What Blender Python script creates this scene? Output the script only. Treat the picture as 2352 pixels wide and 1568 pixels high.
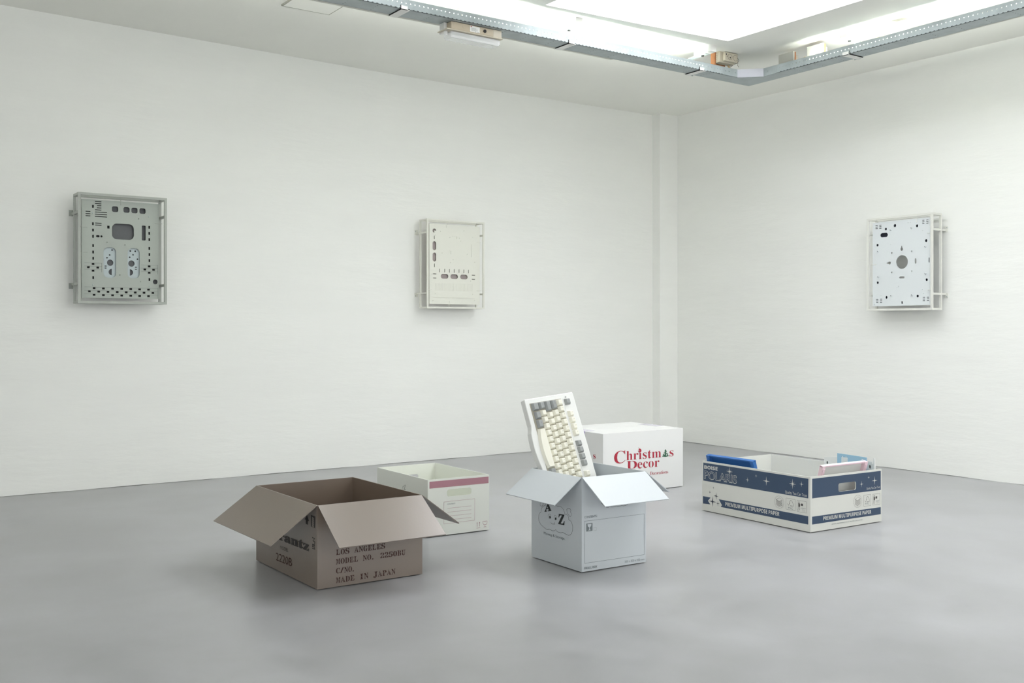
import bpy, math
from mathutils import Vector, Matrix
from mathutils.geometry import tessellate_polygon
for o in list(bpy.data.objects): bpy.data.objects.remove(o)
SC = bpy.context.scene
COL = SC.collection
R = math.radians
# ------------------------------------------------------------------ camera
F_PX, YAW, CAM_H, HZ = 2330.0, R(34.91), 0.91, 756.0
cam = bpy.data.objects.new('camera', bpy.data.cameras.new('camera'))
COL.objects.link(cam)
cam.location = (0, 0, CAM_H)
cam.rotation_euler = (R(90), 0, -YAW)
cam.data.sensor_width = 36.0
cam.data.lens = 36.0 * F_PX / 2352
cam.data.shift_y = -(784 - HZ) / 2352
cam.data.clip_start = 0.02
SC.camera = cam
SC.cycles.max_bounces = 16
SC.cycles.diffuse_bounces = 12
SC.cycles.glossy_bounces = 6
# ------------------------------------------------------------------ world, light, exposure
W = bpy.data.worlds.new('world'); SC.world = W
W.use_nodes = True
W.node_tree.nodes['Background'].inputs[0].default_value = (0.80, 0.88, 1.0, 1)
W.node_tree.nodes['Background'].inputs[1].default_value = 0.2
SC.view_settings.view_transform = 'Standard'
SC.view_settings.look = 'None'
SC.view_settings.exposure = 0.65
SC.view_settings.gamma = 1.0
SC.view_settings.use_curve_mapping = False
SKY_STRENGTH = 3.4         # daylight through the frosted skylight pane
FILL_STRENGTH = 1.25       # fill light of the added, unseen panels behind and left of the camera
SKY_Y0 = 0.8
SIDE_K = 0.55  # share of the skylight strength given to the added side fill pane
REAR_FILL = (-1.5, 5.0, -2.999, -2.96, 0.5, 2.5)
TUBE_IN = 0.011
TUBE_STRENGTH = 62.0       # fluorescent tubes lying in the cable tray
# ------------------------------------------------------------------ materials
def new_mat(name):
    m = bpy.data.materials.new(name); m.use_nodes = True
    return m, m.node_tree, m.node_tree.nodes['Principled BSDF']
def mat(name, col, rough=0.5, metal=0.0, spec=0.5, noise=0.0, nscale=8.0, bump=0.0, bscale=60.0, coat=0.0, ior=1.5):
    m, nt, b = new_mat(name)
    b.inputs['Base Color'].default_value = (*col, 1)
    b.inputs['Roughness'].default_value = rough
    b.inputs['Metallic'].default_value = metal
    b.inputs['Specular IOR Level'].default_value = spec
    b.inputs['IOR'].default_value = ior
    if coat: b.inputs['Coat Weight'].default_value = coat
    N = nt.nodes.new; L = nt.links.new
    if noise or bump:
        tc = N('ShaderNodeTexCoord')
    if noise:
        n = N('ShaderNodeTexNoise'); n.inputs['Scale'].default_value = nscale; n.inputs['Detail'].default_value = 6
        L(tc.outputs['Object'], n.inputs['Vector'])
        r = N('ShaderNodeValToRGB')
        r.color_ramp.elements[0].position = 0.3; r.color_ramp.elements[1].position = 0.7
        r.color_ramp.elements[0].color = (*[c * (1 - noise) for c in col], 1)
        r.color_ramp.elements[1].color = (*[min(1, c * (1 + noise)) for c in col], 1)
        L(n.outputs['Fac'], r.inputs['Fac']); L(r.outputs['Color'], b.inputs['Base Color'])
    if bump:
        n2 = N('ShaderNodeTexNoise'); n2.inputs['Scale'].default_value = bscale; n2.inputs['Detail'].default_value = 5
        L(tc.outputs['Object'], n2.inputs['Vector'])
        bp = N('ShaderNodeBump'); bp.inputs['Strength'].default_value = bump; bp.inputs['Distance'].default_value = 0.01
        L(n2.outputs['Fac'], bp.inputs['Height']); L(bp.outputs['Normal'], b.inputs['Normal'])
    return m
def emis(name, col, st):
    m, nt, b = new_mat(name)
    b.inputs['Base Color'].default_value = (0.9, 0.9, 0.9, 1)
    b.inputs['Emission Color'].default_value = (*col, 1)
    b.inputs['Emission Strength'].default_value = st
    return m
def glass(name, col=(1, 1, 1), alpha=0.25, rough=0.08):
    m, nt, b = new_mat(name)
    b.inputs['Base Color'].default_value = (*col, 1)
    b.inputs['Roughness'].default_value = rough
    b.inputs['Alpha'].default_value = alpha
    return m
def wall_mat(name, col):
    m, nt, b = new_mat(name)
    N = nt.nodes.new; L = nt.links.new
    b.inputs['Roughness'].default_value = 0.75
    tc = N('ShaderNodeTexCoord')
    mp = N('ShaderNodeMapping'); mp.inputs['Scale'].default_value = (0.5, 0.5, 2.2)
    L(tc.outputs['Object'], mp.inputs['Vector'])
    n = N('ShaderNodeTexNoise'); n.inputs['Scale'].default_value = 2.0; n.inputs['Detail'].default_value = 7; n.inputs['Roughness'].default_value = 0.7
    L(mp.outputs['Vector'], n.inputs['Vector'])
    r = N('ShaderNodeValToRGB')
    r.color_ramp.elements[0].position = 0.3; r.color_ramp.elements[1].position = 0.75
    r.color_ramp.elements[0].color = (*[c * 0.975 for c in col], 1)
    r.color_ramp.elements[1].color = (*[min(.93, c * 1.012) for c in col], 1)
    L(n.outputs['Fac'], r.inputs['Fac']); L(r.outputs['Color'], b.inputs['Base Color'])
    n2 = N('ShaderNodeTexNoise'); n2.inputs['Scale'].default_value = 5.0; n2.inputs['Detail'].default_value = 8
    L(mp.outputs['Vector'], n2.inputs['Vector'])
    bp = N('ShaderNodeBump'); bp.inputs['Strength'].default_value = 0.25; bp.inputs['Distance'].default_value = 0.02
    L(n2.outputs['Fac'], bp.inputs['Height']); L(bp.outputs['Normal'], b.inputs['Normal'])
    return m
def floor_mat():
    m, nt, b = new_mat('polished_concrete')
    N = nt.nodes.new; L = nt.links.new
    tc = N('ShaderNodeTexCoord')
    def noise(sc, det, dist=0.0):
        n = N('ShaderNodeTexNoise'); n.inputs['Scale'].default_value = sc; n.inputs['Detail'].default_value = det
        n.inputs['Distortion'].default_value = dist
        L(tc.outputs['Object'], n.inputs['Vector']); return n
    big = noise(1.6, 9, 0.4); fine = noise(5.0, 10, 0.5)
    def ramp(src, p0, p1, c0, c1):
        r = N('ShaderNodeValToRGB'); r.color_ramp.elements[0].position = p0; r.color_ramp.elements[1].position = p1
        r.color_ramp.elements[0].color = (*c0, 1); r.color_ramp.elements[1].color = (*c1, 1)
        L(src.outputs['Fac'], r.inputs['Fac']); return r
    r1 = ramp(big, 0.32, 0.68, FLOOR_A, FLOOR_B)
    r2 = ramp(fine, 0.3, 0.7, (0.92, 0.92, 0.915), (1.06, 1.06, 1.065))
    mx = N('ShaderNodeMixRGB'); mx.blend_type = 'MULTIPLY'; mx.inputs['Fac'].default_value = 1
    L(r1.outputs['Color'], mx.inputs[1]); L(r2.outputs['Color'], mx.inputs[2])
    L(mx.outputs['Color'], b.inputs['Base Color'])
    r3 = ramp(fine, 0.3, 0.7, (0.30, 0.30, 0.30), (0.37, 0.37, 0.37))
    L(r3.outputs['Color'], b.inputs['Roughness'])
    b.inputs['Specular IOR Level'].default_value = 0.7
    bp = N('ShaderNodeBump'); bp.inputs['Strength'].default_value = 0.05; bp.inputs['Distance'].default_value = 0.003
    L(fine.outputs['Fac'], bp.inputs['Height']); L(bp.outputs['Normal'], b.inputs['Normal'])
    return m
FLOOR_A = (0.322, 0.323, 0.330); FLOOR_B = (0.390, 0.392, 0.404)
M = dict(
    wall=wall_mat('wall_plaster', (0.874, 0.878, 0.848)),
    ceil=wall_mat('ceiling_plaster', (0.875, 0.875, 0.83)),
    floor=floor_mat(),
    sky=emis('skylight_daylight', (0.94, 0.96, 1.0), SKY_STRENGTH),
    rear=emis('fill_glow', (0.94, 0.955, 0.97), FILL_STRENGTH),
    side_fill=emis('side_fill_glow', (0.94, 0.96, 1.0), SKY_STRENGTH * SIDE_K),
    tube=emis('tube_glow', (0.97, 1.0, 0.91), TUBE_STRENGTH),
    steel=mat('galvanised_steel', (0.40, 0.45, 0.46), 0.5, 0.15, noise=0.10, nscale=14),
    lip=mat('pale_painted_lip', (0.62, 0.62, 0.57), 0.6),
    perforation=mat('dark_perforation', (0.03, 0.032, 0.03), 0.8),
    black=mat('black_rubber', (0.02, 0.02, 0.02), 0.7),
    white=mat('white_plastic', (0.80, 0.80, 0.77), 0.45),
    beige=mat('beige_plastic', (0.50, 0.43, 0.32), 0.5),
    cream=mat('cream_plastic', (0.58, 0.53, 0.43), 0.45),
    wood=mat('orange_wood', (0.40, 0.17, 0.07), 0.6, noise=0.15, nscale=30),
    cable=mat('grey_cable', (0.30, 0.27, 0.22), 0.6),
    ocable=mat('ochre_cable', (0.55, 0.40, 0.22), 0.6),
    clear=glass('clear_cover', (0.95, 0.97, 1.0), 0.30),
    art1=mat('sage_enamel', (0.40, 0.435, 0.395), 0.45, bump=0.02),
    art1f=mat('sage_frame', (0.40, 0.42, 0.385), 0.4),
    art1r=mat('sage_rib_shade', (0.24, 0.265, 0.24), 0.5),  # darker than the panel: shadow lines of the ribs put into the colour
    art1b=mat('slate_plate', (0.105, 0.11, 0.115), 0.5),
    art1p=mat('pale_blue_plate', (0.46, 0.53, 0.545), 0.45),
    dark=mat('dark_hole_shade', (0.012, 0.012, 0.012), 0.8),
    art2=mat('ivory_enamel', (0.76, 0.76, 0.69), 0.45),
    art2b=mat('mauve_plate', (0.36, 0.31, 0.30), 0.5),
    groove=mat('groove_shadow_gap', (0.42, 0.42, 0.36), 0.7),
    art3=mat('cool_white_enamel', (0.70, 0.735, 0.75), 0.4),
    art3f=mat('warm_white_frame', (0.74, 0.74, 0.69), 0.45),
    navyhole=mat('blue_black_hole_shade', (0.015, 0.018, 0.03), 0.8),
    brown=mat('brown_coated_board', (0.165, 0.123, 0.093), 0.30, spec=0.8, ior=1.75, bump=0.02, bscale=90),
    brownink=mat('dark_brown_ink', (0.055, 0.022, 0.018), 0.7),
    greyink=mat('dark_grey_ink', (0.06, 0.055, 0.052), 0.7),
    azbox=mat('pale_grey_blue_coat', (0.56, 0.595, 0.62), 0.34),
    azink=mat('black_ink', (0.02, 0.025, 0.025), 0.6),
    azgrey=mat('grey_ink', (0.18, 0.21, 0.22), 0.6),
    chbox=mat('white_coat', (0.80, 0.80, 0.79), 0.4),
    red=mat('christmas_red_ink', (0.42, 0.02, 0.045), 0.55),
    green=mat('tree_green_ink', (0.04, 0.13, 0.075), 0.55),
    purple=mat('lilac_tape', (0.45, 0.33, 0.66), 0.35),
    lilac=mat('lilac_tape_glare', (0.72, 0.68, 0.80), 0.2),  # whitish tape top; glare on it is painted in as a paler lilac
    pkbox=mat('ivory_coat', (0.76, 0.775, 0.715), 0.42),
    pkink=mat('dusty_pink_ink', (0.40, 0.20, 0.24), 0.55),
    bobox=mat('off_white_coat', (0.70, 0.70, 0.655), 0.42),
    navy=mat('navy_ink', (0.038, 0.068, 0.125), 0.45),
    paper=mat('pale_ink', (0.66, 0.66, 0.62), 0.5),
    blue=mat('blue_plastic', (0.03, 0.14, 0.42), 0.35),
    pink=mat('pale_pink_plastic', (0.80, 0.60, 0.66), 0.4),
    sky_blue=mat('light_blue_sheet', (0.30, 0.49, 0.63), 0.5),
    grey_white=mat('grey_white_plastic', (0.76, 0.77, 0.75), 0.45),
    hole_grey=mat('hole_grey', (0.22, 0.23, 0.22), 0.7),
    kbody=mat('keyboard_shell', (0.82, 0.825, 0.80), 0.4),
    key=mat('ivory_keycap', (0.86, 0.84, 0.73), 0.4),
    keyg=mat('grey_keycap', (0.33, 0.345, 0.34), 0.35),
    keywell=mat('keyboard_well', (0.35, 0.33, 0.26), 0.6),
    legend=mat('legend_ink', (0.22, 0.22, 0.22), 0.6),
)
M['steel_bright'] = mat('bright_zinc', (0.56, 0.57, 0.63), 0.5, 0.1)
M['ballast'] = mat('grey_beige_metal', (0.50, 0.50, 0.46), 0.6)
M['olive_hole_shade'] = mat('olive_hole_shade', (0.10, 0.095, 0.07), 0.8)
M['navy_dark'] = mat('dark_navy_ink', (0.018, 0.024, 0.045), 0.5)
# ------------------------------------------------------------------ helpers
def props(o, label=None, category=None, group=None, kind=None):
    if label: o['label'] = label
    if category: o['category'] = category
    if group: o['group'] = group
    if kind: o['kind'] = kind
    return o
def empty(name, loc, rz=0.0, **kw):
    o = bpy.data.objects.new(name, None); COL.objects.link(o)
    o.location = loc; o.rotation_euler = (0, 0, rz); o.empty_display_size = 0.05
    return props(o, **kw)
class MB:
    def __init__(s): s.v = []; s.f = []; s.m = []
    def add(s, vs, fs, mi=0):
        n = len(s.v); s.v += [tuple(v) for v in vs]; s.f += [tuple(i + n for i in f) for f in fs]; s.m += [mi] * len(fs); return s
    def box(s, x0, x1, y0, y1, z0, z1, mi=0, b=0.0):
        if b <= 0:
            return s.add([(x0,y0,z0),(x1,y0,z0),(x1,y1,z0),(x0,y1,z0),(x0,y0,z1),(x1,y0,z1),(x1,y1,z1),(x0,y1,z1)],
                     [(0,3,2,1),(4,5,6,7),(0,1,5,4),(1,2,6,5),(2,3,7,6),(3,0,4,7)], mi)
        import bmesh
        bm = bmesh.new(); bmesh.ops.create_cube(bm, size=1)
        for v in bm.verts: v.co = Vector(((x0+x1)/2+v.co.x*(x1-x0), (y0+y1)/2+v.co.y*(y1-y0), (z0+z1)/2+v.co.z*(z1-z0)))
        bmesh.ops.bevel(bm, geom=list(bm.edges), offset=b, segments=2, affect='EDGES', profile=0.6)
        bm.verts.index_update()
        s.add([v.co[:] for v in bm.verts], [[v.index for v in f.verts] for f in bm.faces], mi); bm.free(); return s
    def hexa(s, p8, mi=0):
        return s.add(p8, [(0,3,2,1),(4,5,6,7),(0,1,5,4),(1,2,6,5),(2,3,7,6),(3,0,4,7)], mi)
    def plate(s, outer, holes, w0, w1, fr, mi=0):
        """flat plate with holes; fr(u,v,w) -> 3D; w0 is the seen side"""
        loops = [outer] + holes
        tri = tessellate_polygon([[Vector((p[0], p[1], 0)) for p in lp] for lp in loops])
        pts = [p for lp in loops for p in lp]; n = len(pts)
        vs = [fr(p[0], p[1], w0) for p in pts] + [fr(p[0], p[1], w1) for p in pts]
        fs = [tuple(t) for t in tri] + [tuple(i + n for i in reversed(t)) for t in tri]
        k = 0
        for lp in loops:
            m = len(lp)
            for i in range(m):
                a, b2 = k + i, k + (i + 1) % m
                fs.append((a, b2, b2 + n, a + n))
            k += m
        return s.add(vs, fs, mi)
    def flat(s, outer, holes, w, fr, mi=0):
        loops = [outer] + holes
        tri = tessellate_polygon([[Vector((p[0], p[1], 0)) for p in lp] for lp in loops])
        pts = [p for lp in loops for p in lp]
        return s.add([fr(p[0], p[1], w) for p in pts], [tuple(t) for t in tri], mi)
    def stroke(s, pts, wd, w, fr, mi=0, closed=False):
        """flat ribbon along a polyline in (u,v)"""
        P = [Vector((p[0], p[1])) for p in pts]
        if closed: P = P + [P[0]]
        out = []
        for i, p in enumerate(P):
            d0 = (P[i] - P[i-1]) if i > 0 else ((P[-1] - P[-2]) if closed else P[1] - P[0])
            d1 = (P[i+1] - P[i]) if i < len(P) - 1 else ((P[1] - P[0]) if closed else P[-1] - P[-2])
            d = (d0.normalized() + d1.normalized())
            if d.length < 1e-6: d = d1
            d.normalize(); nrm = Vector((-d.y, d.x)); c = max(0.5, abs(d.dot(d1.normalized())))
            out.append((p + nrm * wd / 2 / c, p - nrm * wd / 2 / c))
        vs = [];
        for a, b2 in out: vs += [fr(a.x, a.y, w), fr(b2.x, b2.y, w)]
        fs = [(2*i, 2*i+1, 2*i+3, 2*i+2) for i in range(len(P) - 1)]
        return s.add(vs, fs, mi)
    def tube(s, path, r, n=8, mi=0, cap=True):
        P = [Vector(p) for p in path]; rings = []
        up = Vector((0, 0, 1))
        for i, p in enumerate(P):
            d = (P[min(i+1, len(P)-1)] - P[max(i-1, 0)]).normalized()
            a = d.cross(up)
            if a.length < 1e-3: a = d.cross(Vector((1, 0, 0)))
            a.normalize(); b2 = d.cross(a)
            rings.append([p + (a * math.cos(t) + b2 * math.sin(t)) * r for t in [2*math.pi*k/n for k in range(n)]])
        vs = [v for rg in rings for v in rg]; fs = []
        for i in range(len(P) - 1):
            for k in range(n):
                fs.append((i*n+k, i*n+(k+1)%n, (i+1)*n+(k+1)%n, (i+1)*n+k))
        if cap: fs += [tuple(range(n)), tuple(range((len(P)-1)*n, len(P)*n))]
        return s.add(vs, fs, mi)
    def build(s, name, mats, parent=None, smooth=False, **kw):
        me = bpy.data.meshes.new(name); me.from_pydata(s.v, [], s.f)
        if not isinstance(mats, (list, tuple)): mats = [mats]
        for m in mats: me.materials.append(M[m] if isinstance(m, str) else m)
        for i, p in enumerate(me.polygons): p.material_index = s.m[i]; p.use_smooth = smooth
        me.update()
        import bmesh
        bm = bmesh.new(); bm.from_mesh(me); bmesh.ops.recalc_face_normals(bm, faces=bm.faces[:]); bm.to_mesh(me); bm.free()
        if smooth:
            try: me.set_sharp_from_angle(angle=R(35))
            except Exception: pass
        o = bpy.data.objects.new(name, me); COL.objects.link(o)
        if parent: o.parent = parent
        return props(o, **kw)
def oval(cx, cy, w, h, n=20):
    return [(cx + w/2*math.cos(2*math.pi*i/n), cy + h/2*math.sin(2*math.pi*i/n)) for i in range(n)]
def rrect(cx, cy, w, h, r, n=5):
    w, h = abs(w), abs(h); r = min(r, w/2*0.999, h/2*0.999); out = []
    for sx, sy, a0 in ((1, 1, 0), (-1, 1, 90), (-1, -1, 180), (1, -1, 270)):
        for i in range(n + 1):
            a = R(a0 + 90*i/n); out.append((cx + sx*(w/2-r) + r*math.cos(a), cy + sy*(h/2-r) + r*math.sin(a)))
    return out
def rect(cx, cy, w, h):
    return [(cx-w/2, cy-h/2), (cx+w/2, cy-h/2), (cx+w/2, cy+h/2), (cx-w/2, cy+h/2)]
def star4(cx, cy, w, h, k=0.095):
    out = []
    for i in range(8):
        a = math.pi/4*i
        if i % 2 == 0: out.append((cx + w/2*math.cos(a), cy + h/2*math.sin(a)))
        else: out.append((cx + w/2*k*math.cos(a)*1.4, cy + h/2*k*math.sin(a)*1.4))
    return out
def serif(s):
    return ''.join(chr(0x1D400 + ord(c) - 65) if 'A' <= c <= 'Z' else chr(0x1D41A + ord(c) - 97) if 'a' <= c <= 'z' else chr(0x1D7CE + ord(c) - 48) if '0' <= c <= '9' else c for c in s)
def sansb(s):
    return ''.join(chr(0x1D5D4 + ord(c) - 65) if 'A' <= c <= 'Z' else chr(0x1D5EE + ord(c) - 97) if 'a' <= c <= 'z' else chr(0x1D7EC + ord(c) - 48) if '0' <= c <= '9' else c for c in s)
_tc = {}
def glyphs(s, off=0.0):
    k = (s, off)
    if k in _tc: return _tc[k]
    c = bpy.data.curves.new('t', 'FONT'); c.body = s; c.offset = off; c.resolution_u = 3; c.fill_mode = 'FRONT'
    o = bpy.data.objects.new('t', c); COL.objects.link(o)
    dg = bpy.context.evaluated_depsgraph_get(); me = bpy.data.meshes.new_from_object(o.evaluated_get(dg))
    vs = [(v.co.x, v.co.y) for v in me.vertices]; fs = [tuple(p.vertices) for p in me.polygons]
    bpy.data.objects.remove(o); bpy.data.curves.remove(c); bpy.data.meshes.remove(me)
    _tc[k] = (vs, fs); return _tc[k]
def put_text(mb, s, a, e, h, w, fr, off=0.0, conv=None, mi=0):
    """text between baseline points a and e (face u,v), height h of its tallest letter"""
    t = conv(s) if conv else s
    vs, fs = glyphs(t, off)
    if not vs: return
    x0 = min(v[0] for v in vs); x1 = max(v[0] for v in vs); y1 = max(v[1] for v in vs)
    out = []
    for x, y in vs:
        k = (x - x0) / (x1 - x0); yy = y / y1 * h
        out.append(fr(a[0] + (e[0]-a[0])*k, a[1] + (e[1]-a[1])*k + yy, w))
    mb.add(out, fs, mi)
T = {
'A1': {
 'slot': [
  [0.1157, 0.5706, 0.0349, 0.0042], [0.1157, 0.5589, 0.0349, 0.0042], [0.121, 0.5481, 0.0243, 0.0042], [0.121, 0.536, 0.0243, 0.0042], 
  [0.1157, 0.524, 0.0349, 0.0042], [0.1306, 0.5119, 0.0648, 0.0042], [0.1306, 0.4998, 0.0648, 0.0042], [0.1306, 0.4872, 0.0648, 0.0042], 
  [0.0619, 0.5125, 0.0262, 0.0042], [0.0619, 0.5, 0.0262, 0.0042], [0.0619, 0.4884, 0.0262, 0.0042], [0.1164, 0.4504, 0.0345, 0.0042], 
  [0.1164, 0.4392, 0.0345, 0.0042], ],
 'rect': [
  [0.0877, 0.5421, 0.0088, 0.0158], [0.0877, 0.4455, 0.0088, 0.0157], [0.0882, 0.4102, 0.0088, 0.0158], [0.0882, 0.3753, 0.0088, 0.0158], 
  [0.0886, 0.3238, 0.0088, 0.0158], [0.0886, 0.288, 0.0088, 0.0158], [0.0891, 0.2532, 0.0088, 0.0158], [0.0891, 0.145, 0.0088, 0.0158], 
  [0.3942, 0.4431, 0.0093, 0.0162], [0.3942, 0.4082, 0.0093, 0.0163], [0.3946, 0.3727, 0.0093, 0.0163], [0.3946, 0.322, 0.0093, 0.0163], 
  [0.3951, 0.2866, 0.0094, 0.0163], [0.3951, 0.2516, 0.0094, 0.0162], [0.3951, 0.1429, 0.0094, 0.0163], [0.0886, 0.2216, 0.0141, 0.0102], 
  [0.0636, 0.2022, 0.014, 0.0102], [0.1133, 0.202, 0.0142, 0.0103], [0.0886, 0.1835, 0.0141, 0.0102], [0.3942, 0.2185, 0.0149, 0.0106], 
  [0.3695, 0.2, 0.0149, 0.0105], [0.4185, 0.1997, 0.015, 0.0106], [0.3942, 0.1816, 0.0149, 0.0105], [0.0939, 0.0866, 0.0141, 0.0103], 
  [0.1435, 0.0858, 0.0143, 0.0103], [0.1926, 0.0856, 0.0144, 0.0103], [0.2422, 0.0858, 0.0145, 0.0103], [0.2915, 0.0855, 0.0147, 0.0105], 
  [0.3407, 0.0851, 0.0148, 0.0105], [0.39, 0.0848, 0.0149, 0.0105], [0.0693, 0.0684, 0.014, 0.0102], [0.1186, 0.0676, 0.0142, 0.0103], 
  [0.168, 0.0677, 0.0143, 0.0103], [0.2178, 0.0673, 0.0144, 0.0104], [0.2668, 0.0669, 0.0146, 0.0104], [0.3162, 0.0665, 0.0147, 0.0105], 
  [0.3653, 0.0661, 0.0149, 0.0105], [0.4148, 0.0662, 0.015, 0.0106], [0.0939, 0.0494, 0.0141, 0.0102], [0.1435, 0.0485, 0.0143, 0.0103], 
  [0.1926, 0.0485, 0.0144, 0.0103], [0.2422, 0.048, 0.0145, 0.0104], [0.2915, 0.048, 0.0147, 0.0104], [0.3407, 0.0475, 0.0148, 0.0105], 
  [0.39, 0.0475, 0.0149, 0.0105], [0.1702, 0.4312, 0.0126, 0.0159], ],
 'round': [
  [0.1138, 0.3771, 0.0195, 0.0121], [0.1332, 0.3772, 0.0115, 0.0112], [0.2061, 0.5343, 0.0342, 0.032], [0.2686, 0.5343, 0.0347, 0.0312], 
  [0.3121, 0.5339, 0.0341, 0.0313], [0.3564, 0.5335, 0.0343, 0.0314], [0.249, 0.4093, 0.119, 0.0887], [0.3634, 0.4084, 0.0214, 0.085], 
  [0.4279, 0.1303, 0.0273, 0.0279], [0.1778, 0.2324, 0.068, 0.171], [0.3075, 0.233, 0.0666, 0.171], ],
 'plate_holes': [
  [0.1922, 0.3038, 0.0089, 0.0094], [0.1791, 0.2756, 0.0089, 0.0094], [0.1648, 0.2595, 0.0089, 0.0094], [0.1818, 0.2321, 0.0341, 0.0356], 
  [0.2915, 0.3026, 0.0091, 0.0095], [0.3185, 0.3023, 0.0093, 0.0095], [0.3066, 0.2819, 0.0092, 0.0095], [0.2883, 0.2669, 0.0091, 0.0095], 
  [0.331, 0.2577, 0.0092, 0.0095], [0.2979, 0.2317, 0.0348, 0.036], ],
 'plate_rect': [[0.1573, 0.2125, 0.0103, 0.0051], [0.1573, 0.2012, 0.0103, 0.0051], [0.3222, 0.2112, 0.0106, 0.0052], [0.3222, 0.1998, 0.0106, 0.0052]],
 'D': [[0.1818, 0.18, 0.0171, 0.0357], [0.2979, 0.1809, 0.0174, 0.0361]],
 'line': [
  [0.0431, 0.2273, 0.1346, 0.2275], [0.0431, 0.2088, 0.1346, 0.2088], [0.0431, 0.1903, 0.1346, 0.1902], [0.1346, 0.2284, 0.1346, 0.1771], 
  [0.349, 0.226, 0.4421, 0.2255], [0.349, 0.2079, 0.4421, 0.2072], [0.349, 0.1888, 0.4421, 0.188], [0.4421, 0.2284, 0.4421, 0.175], 
  [0.0431, 0.0932, 0.4435, 0.0918], [0.0431, 0.0747, 0.4435, 0.0725], [0.0431, 0.0558, 0.4435, 0.0523], [0.4435, 0.0947, 0.4435, 0.0355], ],
 'screw': [[0.3352, 0.4883], [0.1639, 0.3461], [0.26, 0.3357], [0.2332, 0.1643], [0.3463, 0.1296]],
 'standoff': [[0.086, 0.5053], [0.3918, 0.5038], [0.0882, 0.105], [0.3956, 0.1041]],
 'pin': [[0.2368, 0.5812, 0.2368, 0.5585], [0.037, 0.4249, 0.0562, 0.426], [0.037, 0.2853, 0.0571, 0.2862], [0.426, 0.4666, 0.4496, 0.467]],
 'arm': [[-0.0098, 0.5059], [-0.0098, 0.1035]],
 },
'A2': {
 'round': [
  [0.0692, 0.5303, 0.0285, 0.0284], [0.0697, 0.4271, 0.0285, 0.0606], [0.0697, 0.3499, 0.0285, 0.0606], [0.1508, 0.2207, 0.06, 0.0324], 
  [0.228, 0.2206, 0.0607, 0.0326], [0.3072, 0.2206, 0.0604, 0.0319], ],
 'rect': [
  [0.0697, 0.483, 0.0049, 0.0237], [0.0703, 0.2931, 0.0049, 0.0237], [0.1121, 0.2595, 0.005, 0.0237], [0.1514, 0.2598, 0.005, 0.0238], 
  [0.1898, 0.2597, 0.0051, 0.0239], [0.2285, 0.26, 0.0051, 0.024], [0.2675, 0.2598, 0.0051, 0.024], [0.3067, 0.2601, 0.0051, 0.0241], 
  [0.3455, 0.2595, 0.0051, 0.0242], [0.0725, 0.2349, 0.0252, 0.0047], [0.0725, 0.207, 0.0252, 0.0048], [0.3858, 0.235, 0.0266, 0.0049], 
  [0.3858, 0.2068, 0.0266, 0.0049], ],
 'line': [
  [0.2111, 0.4984, 0.2505, 0.4986], [0.2505, 0.4991, 0.2505, 0.4822], [0.1915, 0.3979, 0.2016, 0.3974], [0.2016, 0.3984, 0.2016, 0.3744], 
  [0.3702, 0.4495, 0.3702, 0.3622], [0.0615, 0.0761, 0.3991, 0.0749], ],
 'vent': [
  [0.0823, 0.1713, 0.0823, 0.122], [0.0923, 0.1714, 0.0923, 0.122], [0.1023, 0.1715, 0.1023, 0.122], [0.1122, 0.1716, 0.1122, 0.122], 
  [0.1222, 0.1716, 0.1222, 0.122], [0.1323, 0.1717, 0.1323, 0.122], [0.1423, 0.1718, 0.1423, 0.122], [0.1523, 0.1719, 0.1523, 0.122], 
  [0.1624, 0.172, 0.1624, 0.122], [0.1725, 0.1721, 0.1725, 0.122], [0.1826, 0.1722, 0.1826, 0.122], [0.1927, 0.1723, 0.1927, 0.122], 
  [0.2028, 0.1723, 0.2028, 0.122], [0.213, 0.1724, 0.213, 0.122], [0.2231, 0.1725, 0.2231, 0.122], [0.2333, 0.1726, 0.2333, 0.1221], 
  [0.2435, 0.1727, 0.2435, 0.1221], [0.2537, 0.1728, 0.2537, 0.1221], [0.264, 0.1729, 0.264, 0.1221], [0.2742, 0.173, 0.2742, 0.1221], 
  [0.2845, 0.1731, 0.2845, 0.1221], [0.2948, 0.1731, 0.2948, 0.1221], [0.3051, 0.1732, 0.3051, 0.1221], [0.3154, 0.1733, 0.3154, 0.1221], 
  [0.3257, 0.1734, 0.3257, 0.1221], [0.3361, 0.1735, 0.3361, 0.1221], [0.3465, 0.1736, 0.3465, 0.1221], [0.3568, 0.1737, 0.3568, 0.1221], 
  [0.3673, 0.1738, 0.3673, 0.1221], [0.3777, 0.1739, 0.3777, 0.1221], ],
 'pin': [
  [0.1653, 0.5771, 0.1653, 0.5552], [0.4136, 0.4677, 0.4368, 0.4673], [0.4136, 0.1278, 0.4368, 0.1273], [0.0331, 0.1266, 0.0462, 0.1269], 
  [0.1887, 0.0512, 0.1887, 0.0335], ],
 'screw': [
  [0.1176, 0.5277], [0.3067, 0.5411], [0.3789, 0.5009], [0.1926, 0.4898], [0.2697, 0.4895], [0.2805, 0.4688], [0.1303, 0.3805], [0.3341, 0.3796], 
  [0.2195, 0.3378], [0.1982, 0.3164], [0.3956, 0.3263], [0.3616, 0.1936], [0.0768, 0.1024], [0.3795, 0.1027], [0.0577, 0.0538], [0.3956, 0.0593], 
  [0.0763, 0.5004], ],
 },
'A3': {
 'rect': [
  [0.0585, 0.5543, 0.0173, 0.0042], [0.0585, 0.5444, 0.0173, 0.0043], [0.0585, 0.5341, 0.0173, 0.0042], [0.0865, 0.5543, 0.0172, 0.0042], 
  [0.0865, 0.5445, 0.0172, 0.0042], [0.0865, 0.5342, 0.0172, 0.0042], [0.394, 0.5585, 0.016, 0.0041], [0.394, 0.5486, 0.016, 0.0041], 
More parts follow.
